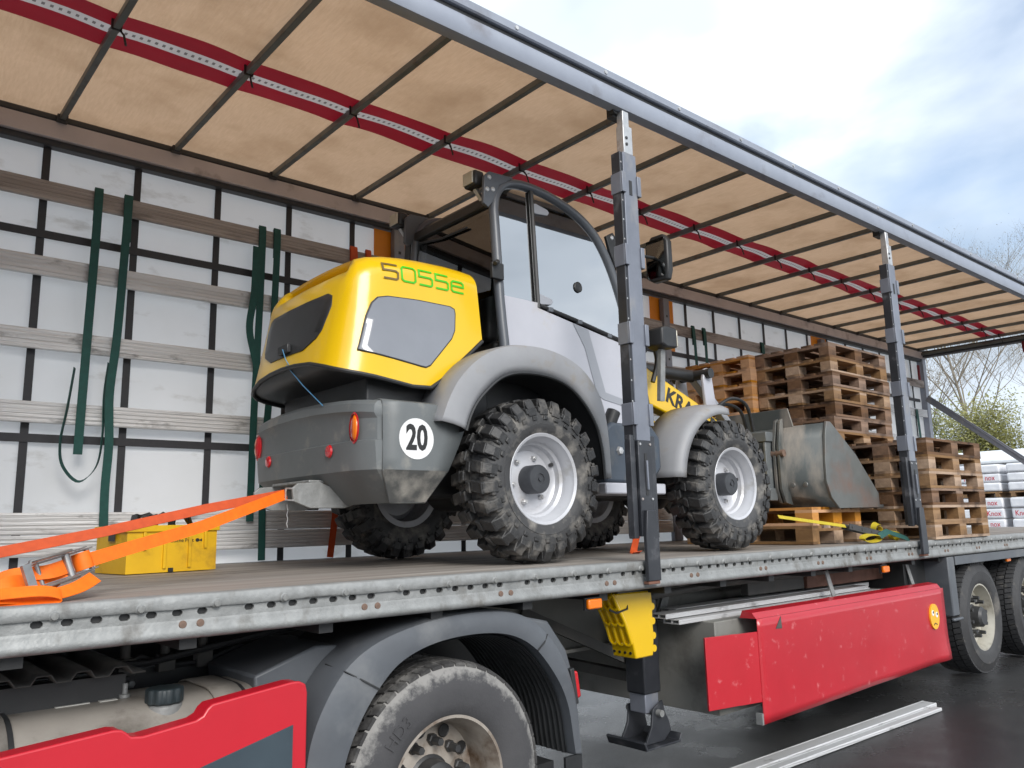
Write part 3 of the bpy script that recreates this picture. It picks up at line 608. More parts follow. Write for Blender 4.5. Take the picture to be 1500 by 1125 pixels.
# mudguard
out = [(1.44, .30), (1.475, .50), (1.50, .66), (1.555, .79), (1.64, .905), (1.76, .985), (1.92, 1.035), (2.12, 1.066), (2.32, 1.072), (2.5, 1.055), (2.63, 1.01), (2.73, .935), (2.82, .83), (2.88, .71), (2.915, .58), (2.93, .42), (2.935, .36)]
inn = [(1.60, .30), (1.625, .50), (1.66, .62), (1.72, .73), (1.79, .82), (1.88, .90), (2.0, .95), (2.14, .975), (2.31, .98), (2.45, .965), (2.56, .93), (2.655, .87), (2.74, .78), (2.81, .68), (2.855, .57), (2.88, .42), (2.89, .36)]
out0, inn0 = out, inn; out = smooth2(out); inn = smooth2(inn)
q = MB()
q.rows([[(x+.015*(x-2.2), .62, z-.012) for x, z in inn], [(x, .055, z) for x, z in inn], [(x, .03, z+.004) for x, z in inn], [(a*.35+c*.65, .022, b*.35+d*.65) for (a, b), (c, d) in zip(inn, out)], [(c, .04, d) for c, d in out], [(c, .075, d+.008) for c, d in out], [(c, .62, d+.012) for c, d in out]], closed=False)
MG = q.build('mudguard', 'guard', TU, smooth=40, solid=.004)
inn, out = inn0, out0
for i in (4, 11):
    q = MB(); q.ribbon([(inn[i][0], .024, inn[i][1]), ((inn[i][0]+out[i][0])/2, .017, (inn[i][1]+out[i][1])/2), (out[i][0], .034, out[i][1]), (out[i][0], .2, out[i][1]+.012)], [(1, 0, 0)]*4, .006, .004); q.build('guard_seam', 'chassis_dark', MG)
q = MB(); ri_ = smooth2(inn); L_ = []
for j in range(45):
    y = .075+.0122*j; o_ = .988 if j % 3 == 1 else .972
    L_.append([(2.2+(x-2.2)*o_, y, .42+(z-.42)*o_) for x, z in ri_])
q.rows(L_); q.build('spray_liner', 'black_plastic', MG, smooth=25, label='black ribbed spray liner')
q = MB(); q.box(2.82, 2.93, .03, .045, .02, .36); q.build('mud_flap', 'black_plastic', MG)
q = MB(); q.prism([(2.60, 1.03), (2.78, .99), (2.90, .84), (2.96, .66), (2.90, .60), (2.80, .84), (2.70, .96)], 'xz', .08, .45); q.build('guard_shroud', 'guard', MG, bevel=.015)
q = MB(); q.prism([(2.935, .60), (2.975, .61), (2.955, .735), (2.915, .74)], 'xz', .06, .16); LA = q.build('tail_lamp', 'lamp_red', TU, bevel=.01, label='red side lamp behind the mudguard')
q = MB(); q.prism([(2.925, .585), (2.95, .58), (2.925, .755), (2.895, .75)], 'xz', .055, .17); q.build('lamp_housing', 'black_plastic', LA, bevel=.006)
dw = truck_wheel(TU, (2.17, .20, .355), .52, .30, .287, 'rubber_dusty', 'tyre_dust', 'rim_dirty', 10, 5, 50, .20, label='dusty steel drive wheel')
cp(dw, TU, Vector((2.17, .54, .355))-OFF[TU.name])
for y in (1.95, 2.28): cp(dw, TU, Vector((2.17, y, .355))-OFF[TU.name], math.pi)
def onty(a, b, c):
    an = R(135)-a/.38; r = .385+b; return (r*math.cos(an), -.1515-c, r*math.sin(an))
text('HD3', .075, onty, 'tyre_lettering', 'tyre_dust', dw, .002, local=True)
q = MB(); q.box(2.0, 2.07, .42, .46, .80, 1.0); q.build('axle_stop', 'orange_tarp', TU, bevel=.01)
MB().lathe([(.09, .35), (.09, 2.1)], (2.17, 0, .355), n=16).build('axle', 'chassis_dark', TU)
MB().lathe([(0, 1.04), (.45, 1.04), (.47, 1.02), (.47, 1.0), (0, .98)], (2.0, 1.24, 0), 'z', 32).build('fifth_wheel', 'chassis_dark', TU)
# ------------------------------------------------------------------ wheel loader
YC = 1.12
LO = thing('wheel_loader', (3.9, YC, 1.25), 'yellow and grey compact wheel loader lashed down on the trailer deck', 'wheel loader')
# wheels
def lug(q, a0, a1, y0, y1, r0, r1, sk=0, re=None, t=.12):
    P = []; re = r1 if re is None else re; da = (a1-a0)*t
    for y, s, rt in ((y0, 0, r1), (y1, sk, re)):
        for a, r in ((a0+s, r0), (a0+s+da, rt), (a1+s-da, rt), (a1+s, r0)): P.append((r*math.cos(a), y, r*math.sin(a)))
    q.add(P, [(0, 1, 2, 3), (7, 6, 5, 4), (0, 4, 5, 1), (1, 5, 6, 2), (2, 6, 7, 3)])
def loader_wheel():
    q = MB()
    q.lathe([(.243, -.118), (.250, -.128), (.243, -.135), (.228, -.128), (.222, -.105), (.208, -.085), (.204, -.06), (.19, -.048), (.184, -.02), (.172, -.012), (.16, .005), (.12, .0), (.09, -.005), (.0, -.005)], n=56)
    q.lathe([(.204, -.06), (.204, .12), (.243, .128)], n=40)
    w = q.build('wheel', 'rim_silver', LO, smooth=32, local=True)
    t = MB()
    t.lathe([(.236, -.12), (.25, -.137), (.28, -.146), (.295, -.149), (.297, -.146), (.345, -.146), (.375, -.135), (.392, -.115), (.398, -.08), (.398, .08), (.392, .115), (.375, .135), (.33, .146), (.28, .146), (.236, .12)], n=72)
    t.build('tyre', 'rubber_side', w, smooth=40, local=True)
    t = MB(); n = 26; st = 2*math.pi/n
    for k in range(n):
        for s in (-1, 1):
            a = k*st+(st/2 if s > 0 else 0)
            lug(t, a, a+st*.74, s*.045, s*.128, .37, .439, st*.18, .433)
            lug(t, a+st*.16, a+st*.88, s*.1285, s*.153, .345, .430, st*.04, .385)
            lug(t, a+st*.22, a+st*.66, s*.14, s*.1545, .318, .345, 0, .338)
            lug(t, a+st*.02, a+st*.68, s*.006, s*.041, .37, .443, st*.14)
            lug(t, a+st*.72, a+st*.95, s*.07, s*.15, .36, .405, st*.1, .385)
    t.build('tread', 'rubber_loader', w, smooth=None, bevel=.004, local=True, seg=1)
    h = MB(); h.lathe([(.078, .0), (.078, -.088), (.072, -.097), (.03, -.099), (.028, -.094), (.012, -.094), (.012, -.102), (.0, -.102)], n=32); h.build('hub_cap', 'hub_dark', w, smooth=40, local=True)
    for i in range(6):
        a = 2*math.pi*(i+.2)/6; h = MB(); h.lathe([(0, -.028), (.009, -.028), (.009, -.018), (.015, -.018), (.017, .0)], (.125*math.cos(a), 0, .125*math.sin(a)), n=6); h.build('wheel_nut', 'silver', w, smooth=None, local=True)
    for i in range(2):
        a = 2*math.pi*(i*.5+.08); h = MB(); h.lathe([(.0, -.03), (.011, -.03), (.012, -.01)], (.178*math.cos(a), 0, .178*math.sin(a)), n=10); h.build('valve', 'nut', w, local=True)
    return w
lw = loader_wheel(); RW = .455
for i, (x, s) in enumerate(((3.0, -1), (4.81, -1), (3.0, 1), (4.81, 1))):
    o = lw if i == 0 else cp(lw, LO)
    o.location = (x-3.9, s*.675, RW-.002); o.scale = (RW/.446,)*3; o.rotation_euler = (0, R(17*i), 0) if s < 0 else (0, R(11*i), math.pi)
for x in (3.0, 4.81):
    q = MB(); q.lathe([(.08, -.56), (.08, -.2), (.16, -.12), (.16, .12), (.08, .2), (.08, .56)], (x, YC, 1.25+RW), n=18); q.build('axle', 'black_plastic', LO)
q = MB(); q.box(2.1, 5.3, .82, 1.42, 1.62, 1.95); q.build('chassis', 'black_plastic', LO, bevel=.02)
q = MB(); q.box(2.08, 2.88, .64, 1.60, 1.90, 2.30); q.box(2.9, 4.2, .68, 1.56, 1.98, 2.46); q.build('engine_bay', 'black_plastic', LO, bevel=.01)
# counterweight
def wring(xr, hw, z, x1, cut=0):
    pts = [(xr+.0, 0), (xr+.003, hw*.35), (xr+.012, hw*.64), (xr+.022, hw*.80), (xr+.045, hw*.90), (xr+.09, hw*.985), (x1, hw)]
    Z = lambda y: z+(.035*(1-(y/hw)**2) if z > 1.995 else 0)
    o = [(x, YC-y, Z(y)) for x, y in reversed(pts)]+[(x, YC+y, Z(y)) for x, y in pts[1:]]
    return o
lev = [(2.10, .575, 1.58), (2.095, .58, 1.583), (1.952, .667, 1.728), (1.942, .673, 1.738), (1.936, .675, 1.80), (1.93, .676, 1.878), (1.945, .672, 1.884), (1.945, .671, 1.99), (1.935, .671, 2.0), (1.925, .672, 2.015), (1.93, .67, 2.055), (1.95, .665, 2.075), (1.99, .64, 2.083)]
q = MB(); rows = [wring(a, b, c, max(2.05, a+.13)) for a, b, c in lev]
rows.append([(2.2, YC+(p[1]-YC)*.8, p[2]+.002) for p in rows[-1]]); q.rows(rows)
CW = q.build('counterweight', 'weight_grey', LO, smooth=24)
for s in (-1, 1):
    Y = lambda h: YC+s*h
    q = MB(); prof = [(1.58, .575, 2.16, 2.365), (1.583, .58, 2.15, 2.37), (1.728, .668, 2.06, 2.44), (1.738, .674, 2.056, 2.447), (1.80, .676, 2.056, 2.48), (1.88, .676, 2.056, 2.52), (1.99, .673, 2.056, 2.57), (2.055, .671, 2.056, 2.605), (2.075, .666, 2.056, 2.615), (2.085, .64, 2.06, 2.61), (2.086, .5, 2.06, 2.61)]
    q.rows([[(x0+(x1-x0)*t, Y(h), z) for t in (0, .25, .5, .75, 1)] for z, h, x0, x1 in prof])
    SP = q.build('side_panel', 'weight_grey', LO, smooth=24, solid=.01)
    q = MB(); q.rows([[(x0+(x1-x0)*t+.004*0, Y(h+.0065), z) for t in (0.01, .25, .5, .75, .99)] for z, h, x0, x1 in prof[1:4]]); q.build('worn_sill', 'weight_low', SP, smooth=50)
    dm = MB(); dm.lathe([(0, s*.6835), (.103, s*.6835), (.104, s*.678)], (2.25, YC, 1.895), n=40); DI = dm.build('speed_disc', 'decal_white', LO, smooth=30, label='white round speed sticker reading 20')
    text('20', .175, lambda a, b, c: (2.25+(-s)*a, YC+s*(.6845+c), 1.895+b), 'disc_number', 'decal_black', DI, .001, squash=.74, bold=.03)
    q = MB()
    for k in range(20): pass
    q.lathe([(0, -.03), (.035, -.026), (.05, -.012), (.052, 0)], (0, 0, 0), 'x', 24)
    q.v = [(1.966+x*.6, YC+s*.565+y*.74+x*s*-.3, 1.945+z*1.3) for x, y, z in q.v]
    TL = q.build('tail_lamp', 'amber', LO, smooth=60, label='oval amber and red tail lamp')
    q = MB(); q.lathe([(.051, .004), (.058, .0), (.06, -.008), (.052, -.012)], (0, 0, 0), 'x', 24); q.v = [(1.964+x*.6, YC+s*.565+y*.76, 1.945+z*1.32) for x, y, z in q.v]; q.build('lamp_rim', 'lamp_red', TL)
    q = MB(); q.lathe([(.004, -.0315), (.035, -.0275), (.0505, -.012), (.053, 0)], (0, 0, 0), 'x', 24); q.f = [f for f in q.f if sum(q.v[i][1] for i in f)/len(f)*(-s) > .004]
    q.v = [(1.966+x*.6, YC+s*.565+y*.74+x*s*-.3, 1.945+z*1.3) for x, y, z in q.v]; q.build('red_lens', 'lamp_red', TL, smooth=60)
    q = MB(); q.lathe([(0, -.012), (.028, -.009), (.034, 0)], (1.938, YC+s*.36, 1.845), 'x', 20); q.build('reflector', 'lamp_red', LO, label='small round red reflector')
q = MB(); q.prism([(1.95, 1.70), (1.83, 1.69), (1.80, 1.665), (1.81, 1.60), (1.90, 1.565), (2.10, 1.565), (2.2, 1.60)], 'xz', YC-.24, YC-.222); q.prism([(1.95, 1.70), (1.83, 1.69), (1.80, 1.665), (1.81, 1.60), (1.90, 1.565), (2.10, 1.565), (2.2, 1.60)], 'xz', YC+.222, YC+.24); q.box(1.9, 2.1, YC-.22, YC+.22, 1.695, 1.71); q.build('tow_hitch', 'galv', LO, bevel=.004)
q = MB(); q.tube([(1.84, YC-.1, 1.59+.004*0)]+[(1.84+.006*(i % 2), YC-.1, 1.58-.022*i) for i in range(6)], .004, 6); q.build('hitch_chain', 'steel', LO)
# hood
GL = {'5': [(1, 1), (.5, 1), (0, 1), (0, .56), (.5, .56), (.86, .56), (1, .46), (1, .1), (.88, 0), (.5, 0), (0, 0)], '0': [(.15, 0), (.85, 0), (1, .14), (1, .86), (.85, 1), (.15, 1), (0, .86), (0, .14), (.15, 0)],
      'e': [(0, .42), (1, .42), (1, .64), (.87, .76), (.13, .76), (0, .64), (0, .12), (.13, 0), (1, 0)]}
ho = [(2.80, .535), (2.72, .542), (2.62, .552), (2.52, .560), (2.42, .567), (2.30, .574), (2.18, .577), (2.07, .574), (1.99, .560), (1.93, .532), (1.885, .485), (1.862, .42), (1.850, .30), (1.845, .15), (1.843, 0)]
zb = [2.50, 2.43, 2.345, 2.255, 2.19, 2.185, 2.20, 2.215, 2.225, 2.235, 2.25, 2.27, 2.30, 2.315, 2.32]
zs = [2.80, 2.805, 2.805, 2.80, 2.795, 2.785, 2.77, 2.75, 2.735, 2.718, 2.703, 2.695, 2.692, 2.692, 2.692]
def hn(i):
    a = ho[max(0, i-1)]; b = ho[min(len(ho)-1, i+1)]; d = Vector((b[0]-a[0], b[1]-a[1])); n = Vector((d.y, -d.x)).normalized()
    if i == len(ho)-1: n = Vector((-1, 0))
    return n if n.dot(Vector((ho[i][0]-2.5, ho[i][1]))) > 0 else -n
def hood_inset(z, s, b):
    t = (z-b)/(s-b)
    if z <= s: return .035*max(0, t)
    qq = min(1, (z-s)/.135); return .035+.135*(1-math.sqrt(max(0, 1-qq*qq)))
def hood_pt(i, z):
    n = hn(i); ins = hood_inset(z, zs[i], zb[i]); ins += .12*max(0, -n.x)*max(0, (z-zb[i]))*1.1
    return ho[i][0]-n.x*ins, ho[i][1]-n.y*ins
LV = [('s', t) for t in (0, .04, .2, .4, .6, .8, 1)]+[('r', t) for t in (.25, .5, .7, .85, .95, 1)]
def hrow(k, t):
    o = []
    for i in range(len(ho)):
        z = zb[i]+(zs[i]-zb[i])*t if k == 's' else zs[i]+.135*t
        x, y = hood_pt(i, z); o.append((x, y, z))
    return [(x, YC-y, z) for x, y, z in o]+[(x, YC+y, z) for x, y, z in reversed(o[:-1])]
q = MB(); rows = [hrow(k, t) for k, t in LV]; q.rows(rows)
topr = rows[-1]; N_ = len(ho)
TP = []
for i in range(N_-1):
    a = Vector(topr[i]); b = Vector(topr[2*N_-2-i]); r = []
    for t in range(9):
        p = a.lerp(b, t/8); lift = .045*(1-(2*t/8-1)**2)*min(1, max(.0, (a.x-1.93)/.35)); p.z += lift; r.append(tuple(p))
    TP.append(r)
TP.append([topr[N_-1]]*9); q.rows(TP)
bm_ = q
HD = q.build('hood', 'yellow_paint', LO, smooth=55)
bm = bmesh.new(); bm.from_mesh(HD.data); bmesh.ops.remove_doubles(bm, verts=bm.verts, dist=.0008); bmesh.ops.recalc_face_normals(bm, faces=bm.faces); bm.to_mesh(HD.data); bm.free(); HD.data.shade_smooth(); HD.data.set_sharp_from_angle(angle=R(50))
bot = hrow('s', 0)
MB().tube([Vector(p)+Vector((0, 0, -.004)) for p in bot], .012, 8).build('hood_seal', 'black_plastic', HD)
q = MB(); q.rows([[(bot[i][0]+.004*(i > 8), YC+(bot[i][1]-YC)*.99*(1-2*t/6), bot[i][2]+.004) for t in range(7)] for i in range(N_)]); q.build('hood_underside', 'black_plastic', HD, smooth=60)
def interp(tab, x):
    for (x0, y0), (x1, y1) in zip(tab, tab[1:]):
        if (x0-x)*(x1-x) <= 0: return y0+(y1-y0)*((x-x0)/(x1-x0) if x1 != x0 else 0)
    return tab[0][1] if abs(x-tab[0][0]) < abs(x-tab[-1][0]) else tab[-1][1]
hy = [(x, y) for x, y in ho[:9]]; hs = [(ho[i][0], zs[i]) for i in range(9)]; hb = [(ho[i][0], zb[i]) for i in range(9)]
def side_y(x, z): return interp(hy, x)-hood_inset(z, interp(hs, x), interp(hb, x))
ryx = [(ho[i][1], ho[i][0]) for i in range(8, 15)]
def rear_x(y, z):
    y = abs(y); b = interp([(ho[i][1], zb[i]) for i in range(8, 15)], y); s = interp([(ho[i][1], zs[i]) for i in range(8, 15)], y)
    return interp(ryx, y)+hood_inset(z, s, b)+.132*max(0, z-b)*(1 if y < .48 else .6)
def patch(pts, fn, name, mat, parent, rings=5):
    cx_ = sum(p[0] for p in pts)/len(pts); cy_ = sum(p[1] for p in pts)/len(pts); q = MB(); rows = []
    P2 = []
    for a, b in zip(pts, pts[1:]+pts[:1]): P2 += [(a[0]+(b[0]-a[0])*t/3, a[1]+(b[1]-a[1])*t/3) for t in range(3)]
    rows.append([fn(p[0], p[1], -.004) for p in P2])
    for k in range(rings+1):
        s = 1-.012*(k == 0)-k/rings*(.999) if k else .985
        rows.append([fn(cx_+(p[0]-cx_)*s, cy_+(p[1]-cy_)*s, .006) for p in P2])
    q.rows(rows, closed=True); return q.build(name, mat, parent, smooth=60)
sidepoly = [(1.985, 2.345), (1.995, 2.375), (2.035, 2.53), (2.065, 2.60), (2.10, 2.635), (2.16, 2.65), (2.36, 2.662), (2.575, 2.665), (2.605, 2.655), (2.61, 2.63), (2.60, 2.53), (2.575, 2.48), (2.42, 2.31), (2.39, 2.295), (2.36, 2.297)]
for s in (-1, 1):
    patch(sidepoly, lambda x, z, o: (x, YC+s*(side_y(x, z)+o), z), 'side_window_panel', 'hood_glass', HD)
patch([(-.37, 2.66), (-.385, 2.60), (-.345, 2.47), (-.31, 2.43), (-.2, 2.385), (.2, 2.385), (.31, 2.43), (.345, 2.47), (.385, 2.60), (.37, 2.66), (.33, 2.68), (-.33, 2.68)], lambda y, z, o: (rear_x(y, z)-o, YC+y, z), 'rear_grille_panel', 'hood_grille', HD)
def gasket(pts, fn):
    P2 = []
    for a, b in zip(pts, pts[1:]+pts[:1]): P2 += [fn(a[0]+(b[0]-a[0])*t/4, a[1]+(b[1]-a[1])*t/4) for t in range(4)]
    MB().tube(P2+[P2[0]], .0045, 6).build('panel_gasket', 'black_plastic', HD)
for s in (-1, 1): gasket(sidepoly, lambda x, z: (x, YC+s*(side_y(x, z)+.001), z))
MB().box(rear_x(0, 2.42)-.03, rear_x(0, 2.42)-.004, YC-.06, YC+.06, 2.40, 2.45).build('hood_latch', 'black_plastic', HD, bevel=.006)
for s in (-1, 1):
    for k, g in enumerate('5055e'):
        W_, H_ = .088, .092; x0 = 2.14+.114*k if s < 0 else 2.70-.114*k
        pts = GL[g]; L_ = []
        for j, (a, b) in enumerate(pts):
            pa, pb = pts[max(j-1, 0)], pts[min(j+1, len(pts)-1)]
            if pts[0] == pts[-1] and j in (0, len(pts)-1): pa, pb = pts[-2], pts[1]
            t0 = Vector((a-pa[0], b-pa[1])); t1 = Vector((pb[0]-a, pb[1]-b)); t0 = t0.normalized() if t0.length else t1.normalized(); t1 = t1.normalized() if t1.length else t0
            m_ = (t0+t1).normalized(); n_2 = Vector((-m_.y, m_.x)); w_ = .066/max(.5, m_.dot(t1))
            L_.append((a+n_2.x*w_, b+n_2.y*w_, a-n_2.x*w_, b-n_2.y*w_))
        def on(a, b): x = x0+(-s)*a*W_; z = 2.752+.02*(x-2.14)+b*H_*.9; return (x, YC+s*(side_y(x, z)+.004), z)
        q = MB(); q.rows([[on(a, b) for a, b, c, d in L_], [on(c, d) for a, b, c, d in L_]]); q.build('model_letter', 'decal_brown' if k == 0 else 'decal_green', HD, smooth=None)
for p0, p1 in (((1.83, YC-.02, 2.42), (1.86, YC-.08, 2.30)), ((1.845, YC-.04, 2.33), (1.93, YC-.30, 2.085))):
    MB().tube([p0, ((p0[0]+p1[0])/2-.01, (p0[1]+p1[1])/2, (p0[2]+p1[2])/2), p1], .003, 6).build('blue_cord', 'blue_cord', HD)
# cab
def mir(pts, s): return [(x, YC+s*y, z) for x, y, z in pts]
CF = None
q = MB()
def cy(z): return .505-.085*max(0, z-2.45)
sidep = [(3.0, 2.44), (2.985, 2.8), (2.96, 3.25), (2.955, 3.36), (2.975, 3.45), (3.03, 3.52), (3.11, 3.555), (3.22, 3.57), (3.4, 3.558), (3.6, 3.51), (3.76, 3.44), (3.88, 3.345), (3.98, 3.2), (4.06, 3.02), (4.13, 2.8), (4.2, 2.5), (4.26, 2.2)]
sidep = [(x, cy(z), z) for x, z in smooth2(sidep, 3)]
CF = MB().tube(mir(sidep, -1), .031, 10).build('cab_frame', 'cab_frame', LO, smooth=50)
CF2 = MB().tube(mir(sidep, 1), .031, 10).build('cab_frame', 'cab_frame', LO, smooth=50)
def tilt(pts, o0, o1, s):
    q = MB(); n = len(pts); q.add([(x, YC+s*(cy(z)+o), z) for o in (o0, o1) for x, z in pts], [tuple(range(n)), tuple(range(2*n-1, n-1, -1))]+[(i, i+n, (i+1) % n+n, (i+1) % n) for i in range(n)]); return q
for s in (-1, 1):
    MB().tube(mir([(3.285, cy(2.78)+.012, 2.78), (3.27, cy(3.2)+.012, 3.2), (3.262, cy(3.54)+.012, 3.54)], s), .016, 8).build('door_pillar', 'black_plastic', CF)
    MB().tube(mir([(3.30, cy(2.8)+.012, 2.80), (3.6, cy(2.75)+.012, 2.755), (4.13, cy(2.65)+.012, 2.655)], s), .013, 8).build('door_seal', 'black_plastic', CF)
    for x, z in ((3.38, 2.782), (3.64, 2.742), (3.92, 2.69)): MB().box(x-.02, x+.02, YC+s*.5-.01, YC+s*.5+.01, z-.014, z+.014).build('glass_clip', 'cab_frame', CF, bevel=.003)
    tilt([(2.99, 2.82), (2.975, 3.2), (2.97, 3.36), (3.0, 3.46), (3.06, 3.52), (3.25, 3.555), (3.27, 3.2), (3.285, 2.82)], -.008, -.003, s).build('side_glass', 'cab_glass', CF, smooth=None)
    tilt([(3.295, 2.81), (3.285, 3.2), (3.275, 3.545), (3.42, 3.55), (3.6, 3.50), (3.75, 3.43), (3.87, 3.335), (3.97, 3.19), (4.05, 3.01), (4.13, 2.665)], -.004, .001, s).build('door_glass', 'cab_glass', CF, smooth=None)
    for z in (2.84, 3.43):
        q = tilt([(3.27, z-.03), (3.30, z-.034), (3.40, z-.022), (3.415, z), (3.40, z+.016), (3.30, z+.034), (3.27, z+.03)], .004, .016, s); q.build('door_hinge', 'mid_grey', CF, bevel=.003)
    q = MB(); q.lathe([(.022, 0), (.035, .002), (.036, .008), (.028, .012), (.018, .008), (.0, .008)], (3.66, 0, 2.98), n=24); q.v = [(x, YC+s*(cy(z)+.001+y), z) for x, y, z in q.v]; q.build('door_knob', 'black_plastic', CF)
    MB().prism([(2.98, 2.40), (2.995, 2.815), (3.283, 2.815), (3.29, 2.78), (4.12, 2.64), (4.2, 2.30), (4.18, 2.10), (3.68, 2.06), (3.62, 2.3), (3.3, 2.46)], 'xz', YC+s*.486-(.012 if s < 0 else 0), YC+s*.486+(.012 if s > 0 else 0)).build('door_panel', 'light_grey', LO, bevel=.004)
    MB().prism([(3.58, 2.725), (3.72, 2.70), (3.86, 2.30), (4.19, 2.24), (4.19, 2.20), (3.84, 2.25), (3.78, 2.28), (3.68, 2.58)], 'xz', YC+s*.5005-.001, YC+s*.5005+.001).build('panel_stripe', 'mid_grey', LO, smooth=None)
    q = MB(); q.prism([(2.86, 3.36), (2.86, 3.53), (2.90, 3.57), (3.0, 3.575), (3.1, 3.58), (2.98, 3.50), (2.93, 3.38), (2.90, 3.34)], 'xz', YC+s*.435-.012, YC+s*.435+.012); EP = q.build('roof_ear', 'cab_frame', CF, bevel=.004)
    for x, z in ((2.90, 3.53), (2.885, 3.45), (2.93, 3.46)):
        q = MB(); q.lathe([(0, -.006), (.012, -.005), (.016, 0)], (x, YC+s*.447, z), n=12)
        if s > 0: q.v = [(a, 2*(YC+s*.447)-b, c) for a, b, c in q.v]
        q.build('ear_bolt', 'silver', EP)
    q = MB(); q.prism([(3.93, 3.38), (4.0, 3.42), (4.08, 3.34), (4.12, 3.22), (4.10, 3.16), (4.03, 3.18), (3.97, 3.28)], 'xz', YC+s*.455-.012, YC+s*.455+.012); EP = q.build('front_bracket', 'black_plastic', CF, bevel=.004)
    for x, z in ((3.99, 3.38), (4.04, 3.30), (4.07, 3.22)):
        q = MB(); q.lathe([(0, -.006), (.012, -.005), (.016, 0)], (x, YC+s*.467, z), n=12)
        if s > 0: q.v = [(a, 2*(YC+s*.467)-b, c) for a, b, c in q.v]
        q.build('bracket_bolt', 'silver', EP)
MB().box(2.955, 2.97, YC-.425, YC+.425, 2.82, 3.40).build('rear_glass', 'rear_glass', CF, smooth=None)
MB().prism([(4.13, 2.66), (4.06, 3.0), (3.97, 3.2), (3.87, 3.34), (3.86, 3.335), (3.95, 3.19), (4.04, 3.0), (4.115, 2.66)], 'xz', YC-.42, YC+.42).build('windscreen', 'rear_glass', CF, smooth=None)
q = MB(); q.prism([(2.95, 3.40), (3.0, 3.49), (3.1, 3.55), (3.25, 3.575), (3.4, 3.565), (3.62, 3.52), (3.62, 3.50), (3.4, 3.54), (3.1, 3.52), (2.99, 3.42)], 'xz', YC-.40, YC+.40); q.build('cab_roof', 'black_plastic', CF, bevel=.005)
q = MB(); q.box(2.93, 2.975, YC-.42, YC+.42, 3.38, 3.44); q.build('rear_roof_bar', 'black_plastic', CF, bevel=.008)
for i in range(4):
    y = YC-.33+.22*i; MB().bar((3.62, y, 3.50), (3.88, y, 3.35), .03, .02).build('roof_guard_bar', 'black_plastic', CF)
q = MB(); q.tube([(2.94, YC+.36, 3.35), (2.94, YC+.1, 3.31), (2.94, YC-.18, 3.30)], .008, 6); q.build('wiper', 'black_plastic', CF)
# interior
q = MB(); q.box(3.15, 3.55, YC-.22, YC+.22, 2.46, 2.62); q.box(3.12, 3.22, YC-.2, YC+.2, 2.6, 3.1); q.build('seat', 'black_plastic', LO, bevel=.04, seg=3)
q = MB(); q.tube([(3.95, YC, 2.5), (3.8, YC, 2.9)], .03, 8); q.lathe([(.16, -.012), (.172, 0), (.16, .012), (.148, 0), (.16, -.012)], (3.78, YC, 2.92), 'x', 28); q.build('steering_wheel', 'black_plastic', LO)
# work lights
for y in (YC-.33, YC+.52):
    c = Vector((2.86, y, 3.54))
    q = MB(); q.box(2.83, 2.91, y-.06, y+.06, 3.49, 3.59); WL = q.build('work_light', 'black_plastic', LO, bevel=.018, seg=3)
    MB().box(2.818, 2.829, y-.048, y+.048, 3.50, 3.58).build('lens', 'lamp_clear', WL, bevel=.004)
    q = MB(); q.bar((2.88, y, 3.49), (2.95, y, 3.42), .03, .02); q.build('lamp_bracket', 'silver', WL)
q = MB(); q.box(2.93, 2.97, YC+.46, YC+.53, 3.25, 3.5); q.tube([(2.95, YC+.5, 3.3), (2.93, YC+.5, 3.0)], .014, 8); q.build('side_bracket', 'black_plastic', LO, bevel=.006)
q = MB(); q.tube([(2.93, .585, 3.0), (2.90, .575, 2.98)], .016, 10); q.box(2.90, 2.99, .60, .625, 2.9, 3.0); q.build('hood_pin', 'black_plastic', LO, bevel=.004)
def warp(o):
    for v in o.data.vertices:
        k = max(0, min(1, (v.co.z+1.25-2.75)/.75)); v.co.x += .05*k; v.co.z += .04*k
    for c in o.children: warp(c)
for o in list(LO.children):
    if o.name.split('.')[0] in ('cab_frame', 'work_light', 'side_bracket'): warp(o)
# mirror and headlamp
q = MB(); q.prism([(.42, 3.19), (.44, 3.12), (.56, 3.12), (.62, 3.16), (.62, 3.40), (.56, 3.46), (.46, 3.46), (.42, 3.40)], 'yz', 4.34, 4.40); MI = q.build('mirror', 'black_plastic', LO, bevel=.012, label='black rear-view mirror')
MB().box(4.334, 4.339, .445, .6, 3.15, 3.43).build('mirror_glass', 'rear_glass', MI)
MB().tube([(4.12, .62, 3.25), (4.25, .56, 3.3), (4.36, .54, 3.3)], .012, 8).build('mirror_arm', 'black_plastic', MI)
for s in (-1, 1):
    y = YC+s*.57; q = MB(); q.prism([(4.30, 2.66), (4.30, 2.78), (4.36, 2.80), (4.47, 2.79), (4.47, 2.65), (4.36, 2.64)], 'xz', y-.075, y+.075); HL = q.build('headlamp', 'black_plastic', LO, bevel=.015, seg=3)
    MB().box(4.4705, 4.482, y-.068, y+.068, 2.66, 2.78).build('lens', 'lamp_clear', HL, bevel=.004)
    q = MB(); q.bar((4.38, y, 2.64), (4.38, y+s*-.03, 2.28), .05, .03); q.build('lamp_post', 'galv', HL)
